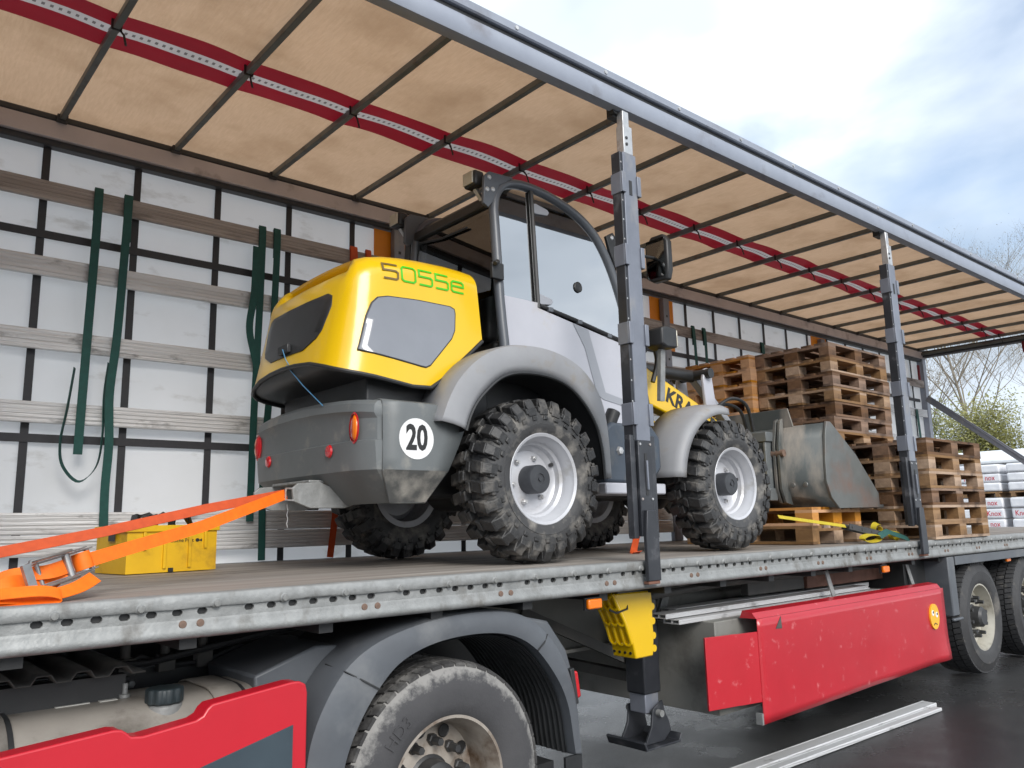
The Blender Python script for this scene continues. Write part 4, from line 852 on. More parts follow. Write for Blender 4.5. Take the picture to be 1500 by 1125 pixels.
# rear fenders
fo = [(2.36, 1.99), (2.40, 2.09), (2.47, 2.21), (2.58, 2.32), (2.70, 2.395), (2.83, 2.44), (2.97, 2.46), (3.12, 2.458), (3.27, 2.43), (3.40, 2.375), (3.50, 2.29), (3.565, 2.19), (3.60, 2.06), (3.615, 1.9), (3.62, 1.72)]
fi = [(2.49, 1.96), (2.52, 2.04), (2.57, 2.13), (2.65, 2.22), (2.74, 2.285), (2.84, 2.325), (2.96, 2.34), (3.10, 2.34), (3.23, 2.318), (3.34, 2.275), (3.43, 2.20), (3.50, 2.11), (3.545, 2.02), (3.57, 1.88), (3.58, 1.72)]
ff = [(2.52, 1.95), (2.55, 2.03), (2.60, 2.11), (2.68, 2.19), (2.76, 2.25), (2.85, 2.285), (2.96, 2.30), (3.09, 2.30), (3.21, 2.28), (3.31, 2.24), (3.40, 2.17), (3.47, 2.09), (3.52, 2.0), (3.55, 1.87), (3.56, 1.72)]
fo, fi, ff = smooth2(fo, 3), smooth2(fi, 3), smooth2(ff, 3)
for s in (-1, 1):
    M_ = lambda L, h, dz=0: [(x, YC+s*h, z+dz) for x, z in L]
    mid = [(a*.5+c*.5, b*.5+d*.5) for (a, b), (c, d) in zip(fo, fi)]
    q = MB(); q.rows([M_(ff, .735), M_(fi, .745), M_(mid, .752), M_([(a*.15+c*.85, b*.15+d*.85) for (a, b), (c, d) in zip(mid, fo)], .735), M_(fo, .70), M_(fo, .49, .006)])
    FE = q.build('rear_fender', 'fender_grey', LO, smooth=50, solid=.008)
    q = MB(); q.rows([M_(ff, .735, -.006), M_(ff, .47, -.01)]); q.build('wheel_arch_liner', 'black_plastic', FE, smooth=60)
    q = MB(); q.tube(M_(ff, .738, -.004), .010, 6); q.build('fender_lip', 'black_plastic', FE)
    # front fender
    q = MB(); pts = []
    ang = [84+i*(176-84)/20 for i in range(21)]
    def fr(a, r): return (4.83+r*math.cos(R(a)), 1.25+RW+r*math.sin(R(a))*1.0)
    q.rows([[(fr(a, .49)[0], YC+s*.745, fr(a, .49)[1]) for a in ang], [(fr(a, .535)[0], YC+s*.735, fr(a, .535)[1]) for a in ang], [(fr(a, .56)[0], YC+s*.69, fr(a, .56)[1]) for a in ang], [(fr(a, .575)[0], YC+s*.56, fr(a, .575)[1]) for a in ang], [(fr(a, .57)[0], YC+s*.40, fr(a, .57)[1]) for a in ang]])
    q.build('front_fender', 'fender_grey', LO, smooth=60, solid=.01)
    # step and tank
    q = MB(); q.prism([(3.66, 1.70), (3.66, 2.03), (3.74, 2.08), (4.12, 2.08), (4.2, 2.0), (4.2, 1.80), (4.1, 1.70)], 'xz', min(YC+s*.40, YC+s*.66), max(YC+s*.40, YC+s*.66)); ST = q.build('step_tank', 'step_blue', LO, bevel=.02)
    q = MB(); q.box(3.64, 4.22, min(YC+s*.40, YC+s*.67), max(YC+s*.40, YC+s*.67), 1.63, 1.7); q.build('step', 'light_grey', ST, bevel=.01)
    q = MB(); q.lathe([(0, .018), (.022, .016), (.03, .0)], (3.79, 0, 1.90), n=6); q.v = [(x, YC+s*(.66+y), z) for x, y, z in q.v]; q.build('drain_plug', 'silver', ST, smooth=None)
    q = MB(); q.tube([(3.76, YC+s*.6, 2.06), (3.8, YC+s*.62, 2.16)], .045, 12); q.build('filler', 'black_plastic', ST, bevel=.006)
# lifting arm
for s in (-1, 1):
    y0 = YC+s*.27
    q = MB(); q.prism([(4.0, 2.66), (4.3, 2.665), (4.55, 2.55), (5.08, 2.36), (5.5, 2.16), (5.82, 1.85), (5.80, 1.68), (5.68, 1.70), (5.42, 1.98), (5.0, 2.17), (4.5, 2.30), (4.0, 2.42)], 'xz', y0-.055, y0+.055); AR = q.build('lift_arm', 'yellow_paint', LO, bevel=.012)
    ca, sa = math.cos(R(-20)), math.sin(R(-20))
    if s < 0: text('KRAMER', .155, lambda a, b, c: (5.02+a*ca-b*sa, y0-.0565-c, 2.275+a*sa+b*ca), 'arm_lettering', 'decal_black', AR, .001, squash=1.1, bold=.03)
q = MB(); q.lathe([(.05, YC-.34), (.05, YC+.34)], (4.15, 0, 2.56), n=16, cap=True); q.build('arm_pivot', 'hub_dark', LO)
for y in (.80, 1.05): MB().prism([(5.22, 2.30), (5.20, 2.56), (5.23, 2.64), (5.27, 2.65), (5.31, 2.62), (5.36, 2.30)], 'xz', y, y+.03).build('tilt_lever', 'light_grey', LO, bevel=.008)
q = MB(); q.lathe([(.04, .76), (.04, 1.12)], (5.25, 0, 2.60), n=14, cap=True); q.tube([(5.25, .95, 2.60), (4.5, .95, 2.60)], .05, 12); q.build('tilt_cylinder', 'black_plastic', LO)
q = MB(); q.bar((5.27, .94, 2.58), (5.86, .94, 2.10), .06, .07, (0, 1, 0)); q.build('tilt_rod', 'mid_grey', LO, bevel=.006)
for y, dz in ((.78, -.04), (.72, .0)):
    MB().tube(smooth3([(5.2, y, 2.30+dz), (5.4, y-.02, 2.40+dz), (5.6, y-.03, 2.36+dz), (5.72, y, 2.16)]), .014, 8).build('hydraulic_hose', 'black_plastic', LO)
MB().tube(smooth3([(4.32, .75, 2.55), (4.48, .73, 2.72), (4.55, .73, 2.62), (4.5, .74, 2.45)]), .018, 8).build('hydraulic_hose', 'black_plastic', LO)
q = MB(); q.box(5.82, 5.93, YC-.45, YC+.45, 1.60, 1.70); q.box(5.82, 5.93, YC-.45, YC+.45, 2.08, 2.16)
for y in (-.42, -.2, .18, .4): q.box(5.83, 5.98, YC+y-.012, YC+y+.012, 1.60, 2.16)
q.build('quick_coupler', 'weight_grey', LO, bevel=.006)
# bucket
yb0, yb1 = .27, 1.97
bs = [(6.07, 2.205), (6.03, 2.08), (6.0, 1.90), (5.99, 1.76), (6.05, 1.63), (6.15, 1.545), (6.30, 1.54), (6.82, 1.545)]
q = MB(); q.rows([[(x, yb0, z) for x, z in bs], [(x, yb1, z) for x, z in bs]]); BK = q.build('bucket', 'bucket_steel', LO, smooth=30, solid=.014, label='grey steel bucket with worn side plates')
for y in (yb0, yb1-.014):
    q = MB(); q.prism([(6.02, 2.10), (6.06, 2.215), (6.12, 2.215), (6.50, 1.965), (6.84, 1.65), (6.84, 1.53), (6.15, 1.525), (6.04, 1.61), (5.98, 1.74), (5.99, 1.9)], 'xz', y-.004, y+.018); q.build('side_plate', 'bucket_worn', BK, bevel=.004)
q = MB(); q.box(6.80, 6.92, yb0-.002, yb1+.002, 1.526, 1.5535); q.build('cutting_edge', 'bucket_worn', BK, bevel=.006)
q = MB(); q.prism([(.56, 2.20), (.60, 2.36), (1.64, 2.36), (1.68, 2.20)], 'yz', 6.06, 6.075); q.build('spill_guard', 'bucket_steel', BK, bevel=.004)
for y in (.62, .66+.0, 1.56, 1.6):
    q = MB(); q.prism([(5.99, 2.27), (5.95, 2.25), (5.90, 2.05), (5.90, 1.70), (5.95, 1.58), (6.05, 1.56), (5.99, 1.75), (5.985, 2.1)], 'xz', y-.012, y+.012); q.build('coupler_rib', 'bucket_steel', BK, bevel=.003)
q = MB(); q.lathe([(.03, .58), (.03, .70)], (5.925, 0, 1.98), n=14, cap=True); q.build('coupler_pin', 'rusty_bolt', BK)
for y, z in ((.56, 1.72), (.45, 1.72)): MB().lathe([(0, -.008), (.018, -.006), (.022, 0)], (5.985, y, z), 'x', 12).build('bucket_bolt', 'bucket_worn', BK)
# ------------------------------------------------------------------ pallets
PH = .144
def pallet_proto(mat):
    root = bpy.data.objects.new('wooden_pallet', None); COL.objects.link(root); OFF[root.name] = Vector((0, 0, 0)); root['category'] = 'pallet'
    def bxs(name, cx_, cy_, z0, sx, sy, sz, me=None):
        q = MB(); q.box(-sx/2, sx/2, -sy/2, sy/2, 0, sz); return q
    ms = {}
    def part(name, key, x, y, z, sx, sy, sz):
        if key not in ms:
            q = MB(); q.box(-sx/2, sx/2, -sy/2, sy/2, 0, sz); o = q.build(name, mat, root, smooth=None, local=True); ms[key] = o
        else:
            o = ms[key].copy(); COL.objects.link(o); o.parent = root
        o.location = (x, y, z)
    # long axis x (1.2), y .8 ; origin at centre bottom
    for y in (-.35, 0, .35):
        part('skid_board', ('sk', y == 0), 0, y, 0, 1.2, .145 if y == 0 else .1, .022)
        for x in (-.5275, 0, .5275): part('block', ('b', y == 0), x, y, .022, .145, .145 if y == 0 else .1, .078)
    for x in (-.5275, 0, .5275): part('stringer', 's', x, 0, .1, .145, .8, .022)
    for y, w in ((-.3275, .145), (-.168, .1), (0, .145), (.168, .1), (.3275, .145)): part('top_board', ('t', w), 0, y, .122, 1.2, w, .0215)
    return root
protos = {m: pallet_proto(m) for m in ('wood_old', 'wood_new', 'wood_grey')}
used = set()
def put_pallet(mat, x, y, z, rot, label, group=None):
    p = protos[mat]
    if mat in used:
        r = p.copy(); COL.objects.link(r)
        for ch in list(p.children): cp(ch, r)
    else: r = p; used.add(mat)
    r.location = (x, y, z); r.rotation_euler = (0, 0, rot); r['label'] = label; r['category'] = 'pallet'
    if group: r['group'] = group
ordn = ['bottom', 'second', 'third', 'fourth', 'fifth', 'sixth', 'seventh', 'eighth', 'ninth', 'tenth', 'eleventh', 'twelfth', 'thirteenth', 'fourteenth', 'fifteenth']
def stack(n, x, y, rot, mats, what, jit=.012):
    for i in range(n):
        lab = ('bottom pallet of ' if i == 0 else 'topmost pallet of ' if i == n-1 else ordn[i]+' pallet from the deck in ')+what
        put_pallet(mats[i % len(mats)], x+random.uniform(-jit, jit), y+random.uniform(-jit, jit)*.8, 1.2515+PH*i, rot+random.uniform(-.008, .008), lab, 'stacked wooden pallets')
stack(13, 7.83, 1.18, 0, ['wood_old', 'wood_grey', 'wood_old', 'wood_old', 'wood_grey'], 'the tall dark brown stack', .014)
stack(6, 7.76, .365, 0, ['wood_grey', 'wood_grey', 'wood_old'], 'the six-high stack beside the steel post', .008)
stack(13, 7.72, 1.99, 0, ['wood_new'], 'the tall stack of fresh orange wood', .006)
stack(2, 6.28, .965, math.pi/2, ['wood_grey', 'wood_new'], 'the low pile under the loader bucket', .006)
# ------------------------------------------------------------------ straps
def hang(name, pts, mat, label, cat='strap', w=.05, group=None, wd=(1, 0, 0)):
    q = MB(); P = [Vector(p) for p in pts]; out = []
    for i in range(len(P)-1):
        for t in range(6):
            a = P[max(i-1, 0)]; b = P[i]; c = P[i+1]; d = P[min(i+2, len(P)-1)]; s = t/6
            out.append(.5*((2*b)+(c-a)*s+(2*a-5*b+4*c-d)*s*s+(3*b-a-3*c+d)*s**3))
    out.append(P[-1]); q.ribbon(out, wd, w, .003)
    return tag(q.build(name, mat, None, smooth=50), label, cat, group)
GS = 'hanging green lashing straps'
for x, dx, lo, lab in ((1.17, -.02, 1.93, 'green strap with a blunt cut end hanging free above the loop of thin strap'), (2.25, -.03, 1.52, 'green strap hanging behind the loader hood, nearest the front wall'), (7.32, .02, 1.5, 'green strap hanging on the curtain behind the headlamp')):
    hang('green_strap', [(x, 2.408, 3.40), (x, 2.405, 3.58), (x+.002, 2.42, 3.609), (x, 2.395, 3.575), (x+dx*.3, 2.385, 3.1), (x+dx*.8, 2.375, 2.6), (x+dx, 2.38, 2.2), (x+dx*1.1, 2.385, lo)], 'green_web', lab, group=GS)
hang('green_strap', [(1.345, 2.39, 3.30), (1.345, 2.405, 3.57), (1.347, 2.42, 3.609), (1.345, 2.39, 3.57), (1.335, 2.385, 3.1), (1.32, 2.375, 2.65), (1.30, 2.378, 2.3), (1.315, 2.38, 2.0), (1.31, 2.385, 1.7), (1.325, 2.39, 1.28)], 'green_web', 'long green strap twisted halfway and reaching the deck, beside the yellow crate', group=GS, wd=None or (1, .0, 0))
hang('green_strap', [(1.10, 2.385, 2.45), (1.075, 2.38, 2.2), (1.05, 2.375, 2.0), (1.07, 2.37, 1.86), (1.16, 2.37, 1.77), (1.25, 2.372, 1.86), (1.275, 2.376, 2.05), (1.27, 2.38, 2.3), (1.285, 2.384, 2.5)], 'green_web', 'thin green strap tail hanging in a loop below the lower slats', w=.045, wd=(.5, 1, .35))
hang('green_strap', [(2.36, 2.405, 3.40), (2.36, 2.405, 3.58), (2.362, 2.42, 3.609), (2.36, 2.39, 3.57), (2.345, 2.38, 3.0), (2.33, 2.385, 2.4), (2.30, 2.38, 1.9), (2.31, 2.39, 1.26)], 'green_web', 'green strap hanging close behind the loader hood down to the deck', group=GS)
hang('green_strap', [(2.20, 2.38, 3.45), (2.19, 2.37, 3.1), (2.16, 2.36, 2.85), (2.20, 2.36, 2.66), (2.25, 2.37, 2.5)], 'green_web', 'short folded green strap tail swinging beside the loader hood')
hang('green_strap', [(7.52, 2.405, 3.42), (7.52, 2.405, 3.58), (7.522, 2.42, 3.609), (7.52, 2.39, 3.57), (7.51, 2.38, 3.0), (7.50, 2.385, 2.4)], 'green_web', 'green strap hanging on the curtain beside the orange wood pallets', group=GS)
hang('green_strap', [(8.72, 2.405, 3.48), (8.72, 2.405, 3.58), (8.722, 2.42, 3.609), (8.72, 2.39, 3.57), (8.715, 2.385, 3.2)], 'green_web', 'green strap end over the slat behind the tall pallet stacks', w=.06)
hang('green_strap', [(13.05, 2.405, 2.95), (13.05, 2.40, 3.1), (13.05, 2.39, 2.7), (13.04, 2.38, 2.2), (13.05, 2.385, 1.7)], 'green_web', 'green strap hanging by the rear corner post', w=.08)
hang('orange_strap', [(2.99, 2.405, 3.42), (2.99, 2.405, 3.58), (2.992, 2.42, 3.609), (2.99, 2.39, 3.57), (2.985, 2.38, 3.0), (2.98, 2.38, 2.4)], 'orange_dull_shaded', 'wide orange strap looped over the wooden slat above the loader hood', w=.06)
hang('orange_strap', [(3.12, 2.405, 3.42), (3.12, 2.405, 3.58), (3.122, 2.42, 3.609), (3.12, 2.39, 3.57), (3.115, 2.38, 3.0)], 'orange_dull_shaded', 'narrow orange strap looped over the wooden slat by the orange patch', w=.045)
hang('orange_strap', [(2.86, 2.36, 1.9), (2.84, 2.35, 1.6), (2.80, 2.35, 1.26)], 'orange_dull_shaded', 'dull orange strap running down to the deck behind the bumper')
hang('orange_strap', [(4.42, .85, 1.75), (4.36, .8, 1.5), (4.25, .78, 1.262), (4.2, .7, 1.262)], 'orange_dull_shaded', 'orange strap hanging below the loader chassis between the wheels', w=.06)
# orange ratchet strap
RST = thing('ratchet_strap', (.7, .3, 1.26), 'bright orange ratchet strap lashing the loader hitch to the trailer edge', 'strap')
hk = Vector((1.80, .89, 1.635))
ra = Vector((.70, .26, 1.362))
MB().ribbon([hk+Vector((-.03, 0, 0)), hk.lerp(ra, .5)+Vector((0, 0, -.015)), ra+Vector((.05, .02, .01))], (.1, .35, 1), .05, .003).build('strap_webbing', 'orange_web', RST, smooth=50)
MB().ribbon([hk+Vector((-.03, .0, .004)), (1.35, .80, 1.565), (.9, .72, 1.47), (.3, .62, 1.36), (-.2, .52, 1.27)], (.1, .5, .9), .045, .003).build('strap_webbing', 'orange_dull_shaded', RST, smooth=50, label='strand running forward, its shade put into a darker orange')  # same strap in darker orange, its shade painted into the colour
q = MB(); q.tube([hk+Vector((-.035, -.012, .028)), hk+Vector((.01, -.004, .03)), hk+Vector((.05, 0, .0)), hk+Vector((.01, -.004, -.03)), hk+Vector((-.035, -.012, -.028)), hk+Vector((-.035, -.012, .028))], .005, 8); q.tube([hk+Vector((.045, 0, .008)), hk+Vector((.09, .005, .012)), hk+Vector((.10, .01, -.005))], .005, 8); q.tube([hk+Vector((.045, 0, -.008)), hk+Vector((.09, .005, -.008)), hk+Vector((.10, .012, .0))], .005, 8); q.build('strap_hook', 'silver', RST)
d = (hk-ra).normalized(); sd_ = Vector((.1, .35, 1)); sd_ = (sd_-d*sd_.dot(d)).normalized(); nn = d.cross(sd_)
F = lambda a, b, c: ra+d*a*1.25+sd_*b*1.2+nn*c*1.2
q = MB()
for b in (-.031, .031):
    q.bar(F(-.13, b, .012), F(.06, b, .0), .004, .038, nn); q.bar(F(-.16, b*1.16, .035), F(.03, b*1.16, .02), .004, .026, nn)
q.tube([F(.05, -.034, 0), F(.05, .034, 0)], .009, 10); q.tube([F(-.12, -.034, .012), F(-.12, .034, .012)], .008, 10); q.tube([F(-.03, -.034, .014), F(-.03, .034, .014)], .013, 12)
RB = q.build('ratchet', 'steel', RST, bevel=.001)
q = MB(); q.tube([F(-.02, -.038, .03), F(-.17, -.038, .06), F(-.19, 0, .066), F(-.17, .038, .06), F(-.02, .038, .03)], .006, 8); q.bar(F(-.19, -.034, .066), F(-.19, .034, .066), .03, .012, nn); q.build('ratchet_handle', 'steel', RB)
q = MB(); q.lathe([(.013, -.025), (.026, -.025), (.027, 0), (.026, .025), (.013, .025)], n=20); q.v = [tuple(F(.028+p[0]*.9, p[1], p[2])) for p in q.v]; q.build('strap_roll', 'orange_web', RST)
def rib(pts, wd, w, m, lab=None):
    P = [Vector(p) for p in pts]; out = []
    for i in range(len(P)-1):
        for t in range(6):
            a = P[max(i-1, 0)]; b = P[i]; c = P[i+1]; dd = P[min(i+2, len(P)-1)]; s = t/6
            out.append(.5*((2*b)+(c-a)*s+(2*a-5*b+4*c-dd)*s*s+(3*b-a-3*c+dd)*s**3))
    out.append(P[-1]); return MB().ribbon(out, wd, w, .003).build('strap_tail', m, RST, smooth=60)
rib([F(-.03, 0, .01), F(-.10, 0, .02), (.50, .16, 1.335), (.40, .10, 1.30), (.2, .02, 1.28)], (.1, .5, .8), .05, 'orange_web')
rib([F(-.03, 0, .0), (.60, .18, 1.30), (.50, .10, 1.315), (.40, .06, 1.285), (.2, .0, 1.265)], (.1, .6, .8), .055, 'orange_web')
rib([(.76, .22, 1.315), (.68, .14, 1.285), (.56, .08, 1.268), (.42, .05, 1.275), (.25, .04, 1.262)], (.1, .7, .5), .05, 'orange_web')
rib([(.20, .03, 1.27), (.42, .045, 1.285), (.56, .03, 1.29), (.62, .04, 1.272), (.56, .05, 1.258), (.3, .06, 1.256)], (.05, .8, .6), .05, 'orange_web')
# yellow and green strap by the post
YST = thing('ratchet_strap', (6.4, .2, 1.26), 'yellow ratchet strap with green tail lying on the deck beside the low pallets', 'strap')
MB().ribbon([(5.28, .29, 1.47), (5.9, .25, 1.41), (6.12, .22, 1.385)], (.1, .5, .9), .028, .003).build('strap_webbing', 'yellow_web', YST)
q = MB()
for b in (-.03, .03): q.bar((6.10, .21+b, 1.385), (6.48, .14+b, 1.315), .006, .045)
for t in (.1, .4, .7, .95): q.tube([(6.10+.38*t, .21-.07*t-.035, 1.385-.07*t), (6.10+.38*t, .21-.07*t+.035, 1.385-.07*t)], .012, 8)
q.build('ratchet', 'nut', YST)
def loop(c, rx, rz, wd, w, m, a0=0, a1=400, drift=(0, 0, 0)):
    pts = [(c[0]+rx*math.cos(R(a))*(1-.0006*(a-a0))+drift[0]*(a-a0)/360, c[1]+drift[1]*(a-a0)/360, c[2]+rz*math.sin(R(a))*(1-.0006*(a-a0))+drift[2]*(a-a0)/360) for a in range(a0, a1, 20)]
    MB().ribbon(pts, wd, w, .004).build('strap_coil', m, YST, smooth=60)
loop((6.32, .12, 1.287), .17, .03, (.1, 1, .3), .05, 'yellow_web'); loop((6.56, .18, 1.35), .07, .05, (.2, 1, .5), .045, 'yellow_web', 60, 420); loop((6.72, .12, 1.295), .07, .038, (.3, 1, .2), .05, 'yellow_web')
MB().ribbon([(6.42, .10, 1.30), (6.52, .08, 1.335), (6.62, .07, 1.31), (6.72, .06, 1.29), (6.85, .06, 1.262)], (.1, .6, 1), .05, .004).build('strap_webbing', 'green_web', YST)
# ------------------------------------------------------------------ yellow crate
CR = thing('postal_crate', (1.5, 1.85, 1.25), 'yellow plastic postal crate on the deck with black straps inside', 'crate')
ca_ = R(8)
def C(x, y, z): return (1.245+x*math.cos(ca_)-y*math.sin(ca_), 1.63+x*math.sin(ca_)+y*math.cos(ca_), 1.2515+z)
def cbox(q, a, b, c, d, e, f):
    t = MB(); t.box(a, b, c, d, e, f); q.add([C(*p) for p in t.v], t.f)
LX, LY, LZ = .50, .38, .245
q = MB(); cbox(q, 0, LX, 0, .008, 0, LZ); cbox(q, 0, LX, LY-.008, LY, 0, LZ); cbox(q, 0, .008, .0081, LY-.0081, 0, LZ); cbox(q, LX-.008, LX, .0081, LY-.0081, 0, LZ); cbox(q, .0081, LX-.0081, .0081, LY-.0081, 0, .01)
q.build('crate_body', 'crate', CR, smooth=None)
q = MB(); cbox(q, -.012, LX+.012, -.012, .0, LZ-.03, LZ+.004); cbox(q, -.012, LX+.012, LY, LY+.012, LZ-.03, LZ+.004); cbox(q, -.012, .0, 0, LY, LZ-.03, LZ+.004); cbox(q, LX, LX+.012, 0, LY, LZ-.03, LZ+.004); q.build('crate_rim', 'crate', CR, bevel=.003)
for x in (.09, .20, .34, .43):
    q = MB(); cbox(q, x-.008, x+.008, -.012, -.0005, .02 if x in (.20, .34) else .12, LZ-.031); q.build('crate_rib', 'crate', CR, bevel=.002)
for a, b, y, z in ((.285, .325, -.0125, .19), (.225, .25, -.009, .0)):
    q = MB(); cbox(q, a, b, y, y+.012, z, z+.022); q.build('crate_slot', 'decal_black', CR, smooth=None)
q = MB(); cbox(q, -.0135, -.011, .12, .20, LZ-.075, LZ-.032); q.build('crate_slot', 'decal_black', CR, smooth=None)
text('Deutsche Post', .028, lambda a, b, c: C(.28+a, -.002-c, .165+b), 'crate_lettering', 'decal_black', CR, .0006)
q = MB()
q.add([C(.385+.012*math.cos(R(30*i)), -.0015, .165+.010*math.sin(R(30*i))) for i in range(12)], [tuple(range(12))]); q.add([C(.393, -.0015, .163), C(.412, -.0015, .174), C(.412, -.0015, .156)], [(0, 1, 2)]); q.build('crate_horn_mark', 'decal_black', CR, smooth=None)
for i in range(11):
    x0 = .02+.026*i+random.uniform(-.01, .01); y = .05+.05*(i % 4); q = MB(); q.ribbon([C(x0, y, .15), C(x0+.05, y+.03, LZ+.04+random.uniform(0, .03)), C(x0+.13, y+.05, LZ+.045+random.uniform(0, .03)), C(x0+.2, y+.1, LZ-.02)], (0, 1, .2), .045, .006); q.build('black_strap_bundle', 'black_plastic', CR, smooth=50)
# ------------------------------------------------------------------ wheel chock in its holder
CH = thing('wheel_chock', (3.55, .3, .7), 'yellow plastic wheel chock hung under the deck edge beside the landing leg', 'wheel chock')
def chy(t): return 3.40+.20*t**1.7
q = MB(); q.prism([(3.36, 1.07), (3.68, 1.07), (3.685, .99), (3.68, .90), (3.685, .82), (3.67, .71), (3.52, .71), (3.50, .80), (3.455, .91), (3.40, 1.0)], 'xz', .17, .34); CB = q.build('chock_body', 'yellow_paint', CH, bevel=.008)
fc = smooth2([(3.36, 1.07), (3.40, 1.0), (3.455, .91), (3.50, .80)], 4)
for j in range(4):
    q = MB(); q.tube([(x-.004, .178+.051*j, z) for x, z in fc], .011, 8); q.build('chock_ridge', 'yellow_paint', CB)
for i in (0, 4, 8, 12):
    x, z = fc[i]
    for j in range(3):
        q = MB(); q.tube([(x-.004+.002*0, .178+.051*(j+t/6), z-.018*math.sin(math.pi*t/6)) for t in range(7)], .010, 8); q.build('chock_scallop', 'yellow_paint', CB)
for z in (.98, .90, .82, .75):
    q = MB(); q.lathe([(.02, .171), (.02, .339)], (3.683, 0, z), n=10, cap=True); q.build('chock_tooth', 'yellow_paint', CB)
for j in range(4):
    q = MB(); q.lathe([(0, -.006), (.008, -.006), (.008, 0)], (3.513, .20+.04*j, .74), 'x', 8); q.build('chock_hole', 'decal_black', CB)
q = MB(); q.box(3.69, 3.70, .2, .3, .78, .88); q.build('chock_label', 'white_sticker', CB, smooth=None)
MB().tube([(3.33, .18, .99), (3.37, .165, .97), (3.46, .165, .985), (3.5, .20, 1.05)], .006, 6).build('retaining_wire', 'black_plastic', CH)
MB().box(3.38, 3.66, .16, .35, 1.072, 1.098).build('chock_holder', 'black_plastic', CH)
# ------------------------------------------------------------------ aluminium slats on the ground, leaning slat
def gslat(a, b, w, h, z0, lab):
    a = Vector(a); b = Vector(b); d = (b-a).normalized(); s = Vector((d.y, -d.x, 0)).normalized(); q = MB()
    pr = [(0, 0), (w, 0), (w, h*.8), (w*.96, h), (w*.9, h), (w*.88, h*.93), (w*.12, h*.93), (w*.1, h), (w*.04, h), (0, h*.8)]
    q.rows([[c+s*p+Vector((0, 0, gz(c.x)+z0+r)) for p, r in pr] for c in (a, b)], closed=True); n = len(pr); q.f += [tuple(range(n)), tuple(range(2*n-1, n-1, -1))]
    return tag(q.build('aluminium_slat', 'alu', None, smooth=30), lab, 'slat')
gslat((3.9, .30, 0), (6.76, .055, 0), .115, .028, .006, 'aluminium slat lying flat on the wet asphalt, nearer the red box')
gslat((3.8, .18, 0), (6.66, -.065, 0), .07, .022, .006, 'narrow aluminium profile lying flat on the wet asphalt, further from the red box')
q = MB(); q.bar((13.44, 2.38, 3.31), (13.42, .12, 1.34), .03, .10, (0, -.66, .75)); q.bar((13.424, 2.36, 3.335), (13.404, .14, 1.362), .012, .016, (0, -.66, .75))
tag(q.build('leaning_slat', 'post_steel', None, bevel=.004), 'dark metal slat leaning diagonally across the open rear end', 'slat')
# ------------------------------------------------------------------ goods and shed behind
gi = 0
for j, y in enumerate((3.05, 4.25, 5.45, 6.65)):
    for tier in (0, 1):
        z0 = gz(24)+(1.86 if tier else 0); hh = .88 if tier else 1.84
        if tier and j == 3: continue
        T = thing('wrapped_goods', (24.6, y, z0), ('upper' if tier else 'lower')+' white film-wrapped pallet load with red print, '+['first', 'second', 'third', 'fourth'][j]+' in the row behind the trailer', 'pallet load', 'film-wrapped loads')
        nz = max(2, int(hh/.28)); z = z0+.14
        for k in range(nz):
            h = (hh-.14)/nz
            for w in (0, 1):
                yy = y-.52+.52*w; jx = random.uniform(-.03, .03)
                q = MB(); q.box(24.1+jx, 25.1+jx, yy+.005, yy+.515, z+.006, z+h-.004); o = q.build('sack_layer', 'wrap_white', T, bevel=.05, seg=3)
                if random.random() < .3: text('nox' if k % 2 else 'Knox', .2, lambda a, b, c: (24.094+jx-c, yy+.26-a, z+h/2+b), 'red_print', 'decal_red', o, .001, squash=.8)
            z += h
        q = MB()
        for yy in (y-.45, y, y+.37): q.box(24.1, 25.1, yy, yy+.1, z0, z0+.1)
        q.box(24.1, 25.1, y-.5, y+.5, z0+.1, z0+.135); q.build('pallet_base', 'wood_grey', T)
SH = thing('storage_shed', (36, 8, gz(30)), 'low shed with white roof behind the trailer', 'shed')
q = MB(); q.box(33, 40, -2, 16, gz(30), 3.2); q.build('wall', 'shed_wall', SH)
q = MB(); q.prism([(32.4, 3.2), (32.4, 3.35), (33.2, 3.75), (40, 3.9), (40.6, 3.2)], 'xz', -2.4, 16.4); q.build('roof', 'shed_white', SH, bevel=.05)
for y in (0, 4, 8, 12):
    q = MB(); q.box(32.94, 32.995, y, y+2.4, gz(30), 3.0); q.build('gate', 'guard', SH)
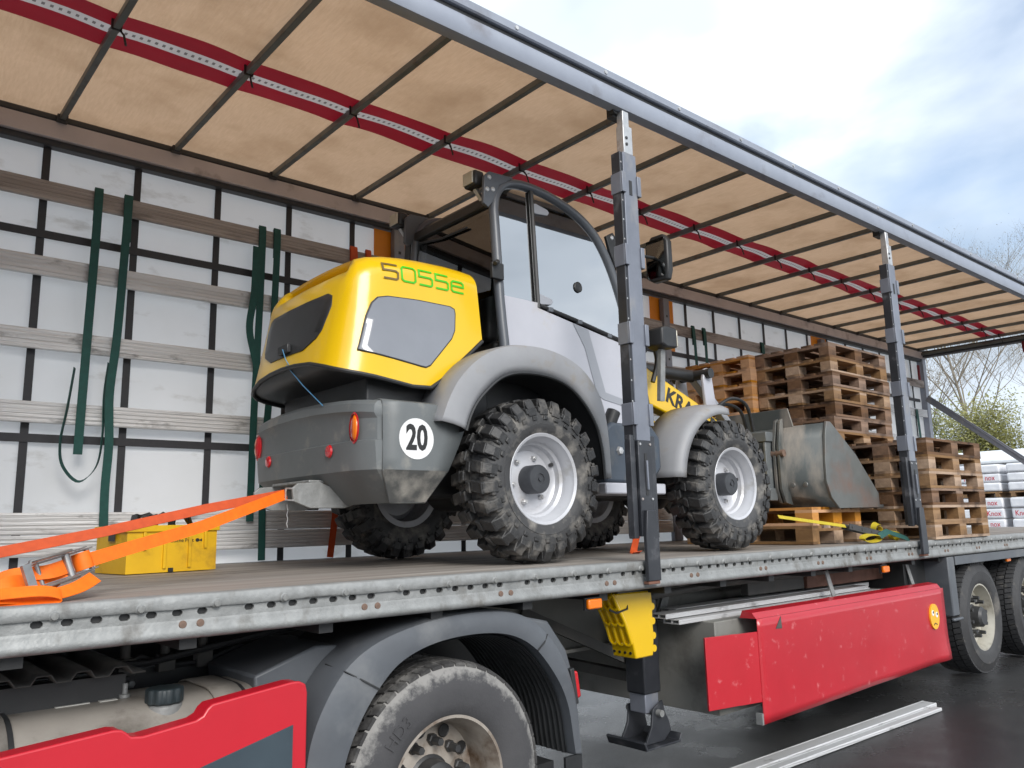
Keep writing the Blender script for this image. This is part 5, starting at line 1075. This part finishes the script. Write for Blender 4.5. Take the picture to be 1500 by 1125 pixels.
# ------------------------------------------------------------------ trees
def tree(loc, H, seed, lab, leaf, nleaf, spread, trunk_r, lsize, depth=4, up=.6, group='trees behind the yard', stem=.35, name='tree', cat='tree', nb=11, fill=.25):
    rnd = random.Random(seed); T = thing(name, loc, lab, cat, group); q = MB(); tips = []
    def branch(p, d, L, r, lv):
        n = 4 if lv == 0 else 3; pts = [p]
        for i in range(n):
            d = (d+Vector((rnd.gauss(0, .1), rnd.gauss(0, .1), rnd.gauss(.04, .06)))*(1 if lv else .35)).normalized(); p = p+d*L/n; pts.append(p)
        q.tube(pts, r, 6 if lv < 2 else 4, r*.45)
        if lv >= depth: tips.extend(pts[1:]); return
        k = (rnd.randint(3, 4)+(lv == 1)) if lv else nb
        for i in range(k):
            t = rnd.uniform(.35 if lv else stem, 1); j = min(n-1, int(t*n)); b = pts[j].lerp(pts[j+1], t*n-j)
            a = rnd.uniform(0, 6.28); nd = (d*.55+Vector((math.cos(a)*spread, math.sin(a)*spread, up*rnd.uniform(.2, 1)))).normalized()
            branch(b, nd, L*rnd.uniform(.5, .68)*(1.0 if lv else .75), r*(.5 if lv else .38), lv+1)
        if lv: tips.append(pts[-1])
    branch(Vector(loc), Vector((rnd.uniform(-.06, .06), rnd.uniform(-.06, .06), 1)), H*.78, trunk_r, 0)
    q.build('trunk', 'bark', T, smooth=60)
    if nleaf:
        c = MB()
        for i in range(nleaf):
            p = tips[rnd.randrange(len(tips))]+Vector((rnd.gauss(0, fill), rnd.gauss(0, fill), rnd.gauss(-.2*fill, fill)))
            a = Vector((rnd.gauss(0, 1), rnd.gauss(0, 1), rnd.gauss(0, 1))).normalized(); b = a.orthogonal().normalized(); s = lsize*rnd.uniform(.6, 1.4)
            c.add([p-a*s, p+b*s*.5, p+a*s, p-b*s*.5], [(0, 1, 2, 3)])
        c.build('crown', leaf, T, smooth=None)
    return T
tree((46, 12.6, .02), 13.5, 3, 'tall bare birch with fine drooping twigs rising behind the shed', 'leaf_c', 5000, .75, .11, .035, depth=5, up=.7, nb=15)
tree((52, 9.5, .02), 12.5, 5, 'slender leafing birch right of the tall bare birch behind the shed', 'leaf_c', 5000, .7, .09, .035, depth=5, up=.7, nb=15)
tree((56, 20, .02), 14, 9, 'bare birch standing back beyond the corner post', 'leaf_c', 4500, .7, .15, .06, up=.7)
tree((60, 6, .02), 13, 12, 'birch with thin pale crown beyond the open rear', 'leaf_c', 4000, .7, .15, .06, up=.7)
for i, (x, y, h, lab) in enumerate(((43, 15.2, 5.6, 'yellow green willow bush close to the corner post'), (43.5, 11.4, 5.3, 'bright green willow bush beneath the tall birch'), (44, 7.6, 5.2, 'olive willow bush between the two birches'), (45, 3.5, 5.4, 'green willow bush past the leaning slat'), (48, 18.5, 6.0, 'tall willow bush hidden partly by the curtain'), (47, -1.5, 5.4, 'willow bush at the far end of the shed'))):
    tree((x, y, .02), h, 20+i, lab, 'leaf_b' if i % 2 else 'leaf_a', 16000, 1.1, .07, .075, depth=3, up=.9, fill=.5, nb=16, group='willow bushes behind the shed', stem=.05, name='willow_bush', cat='bush')
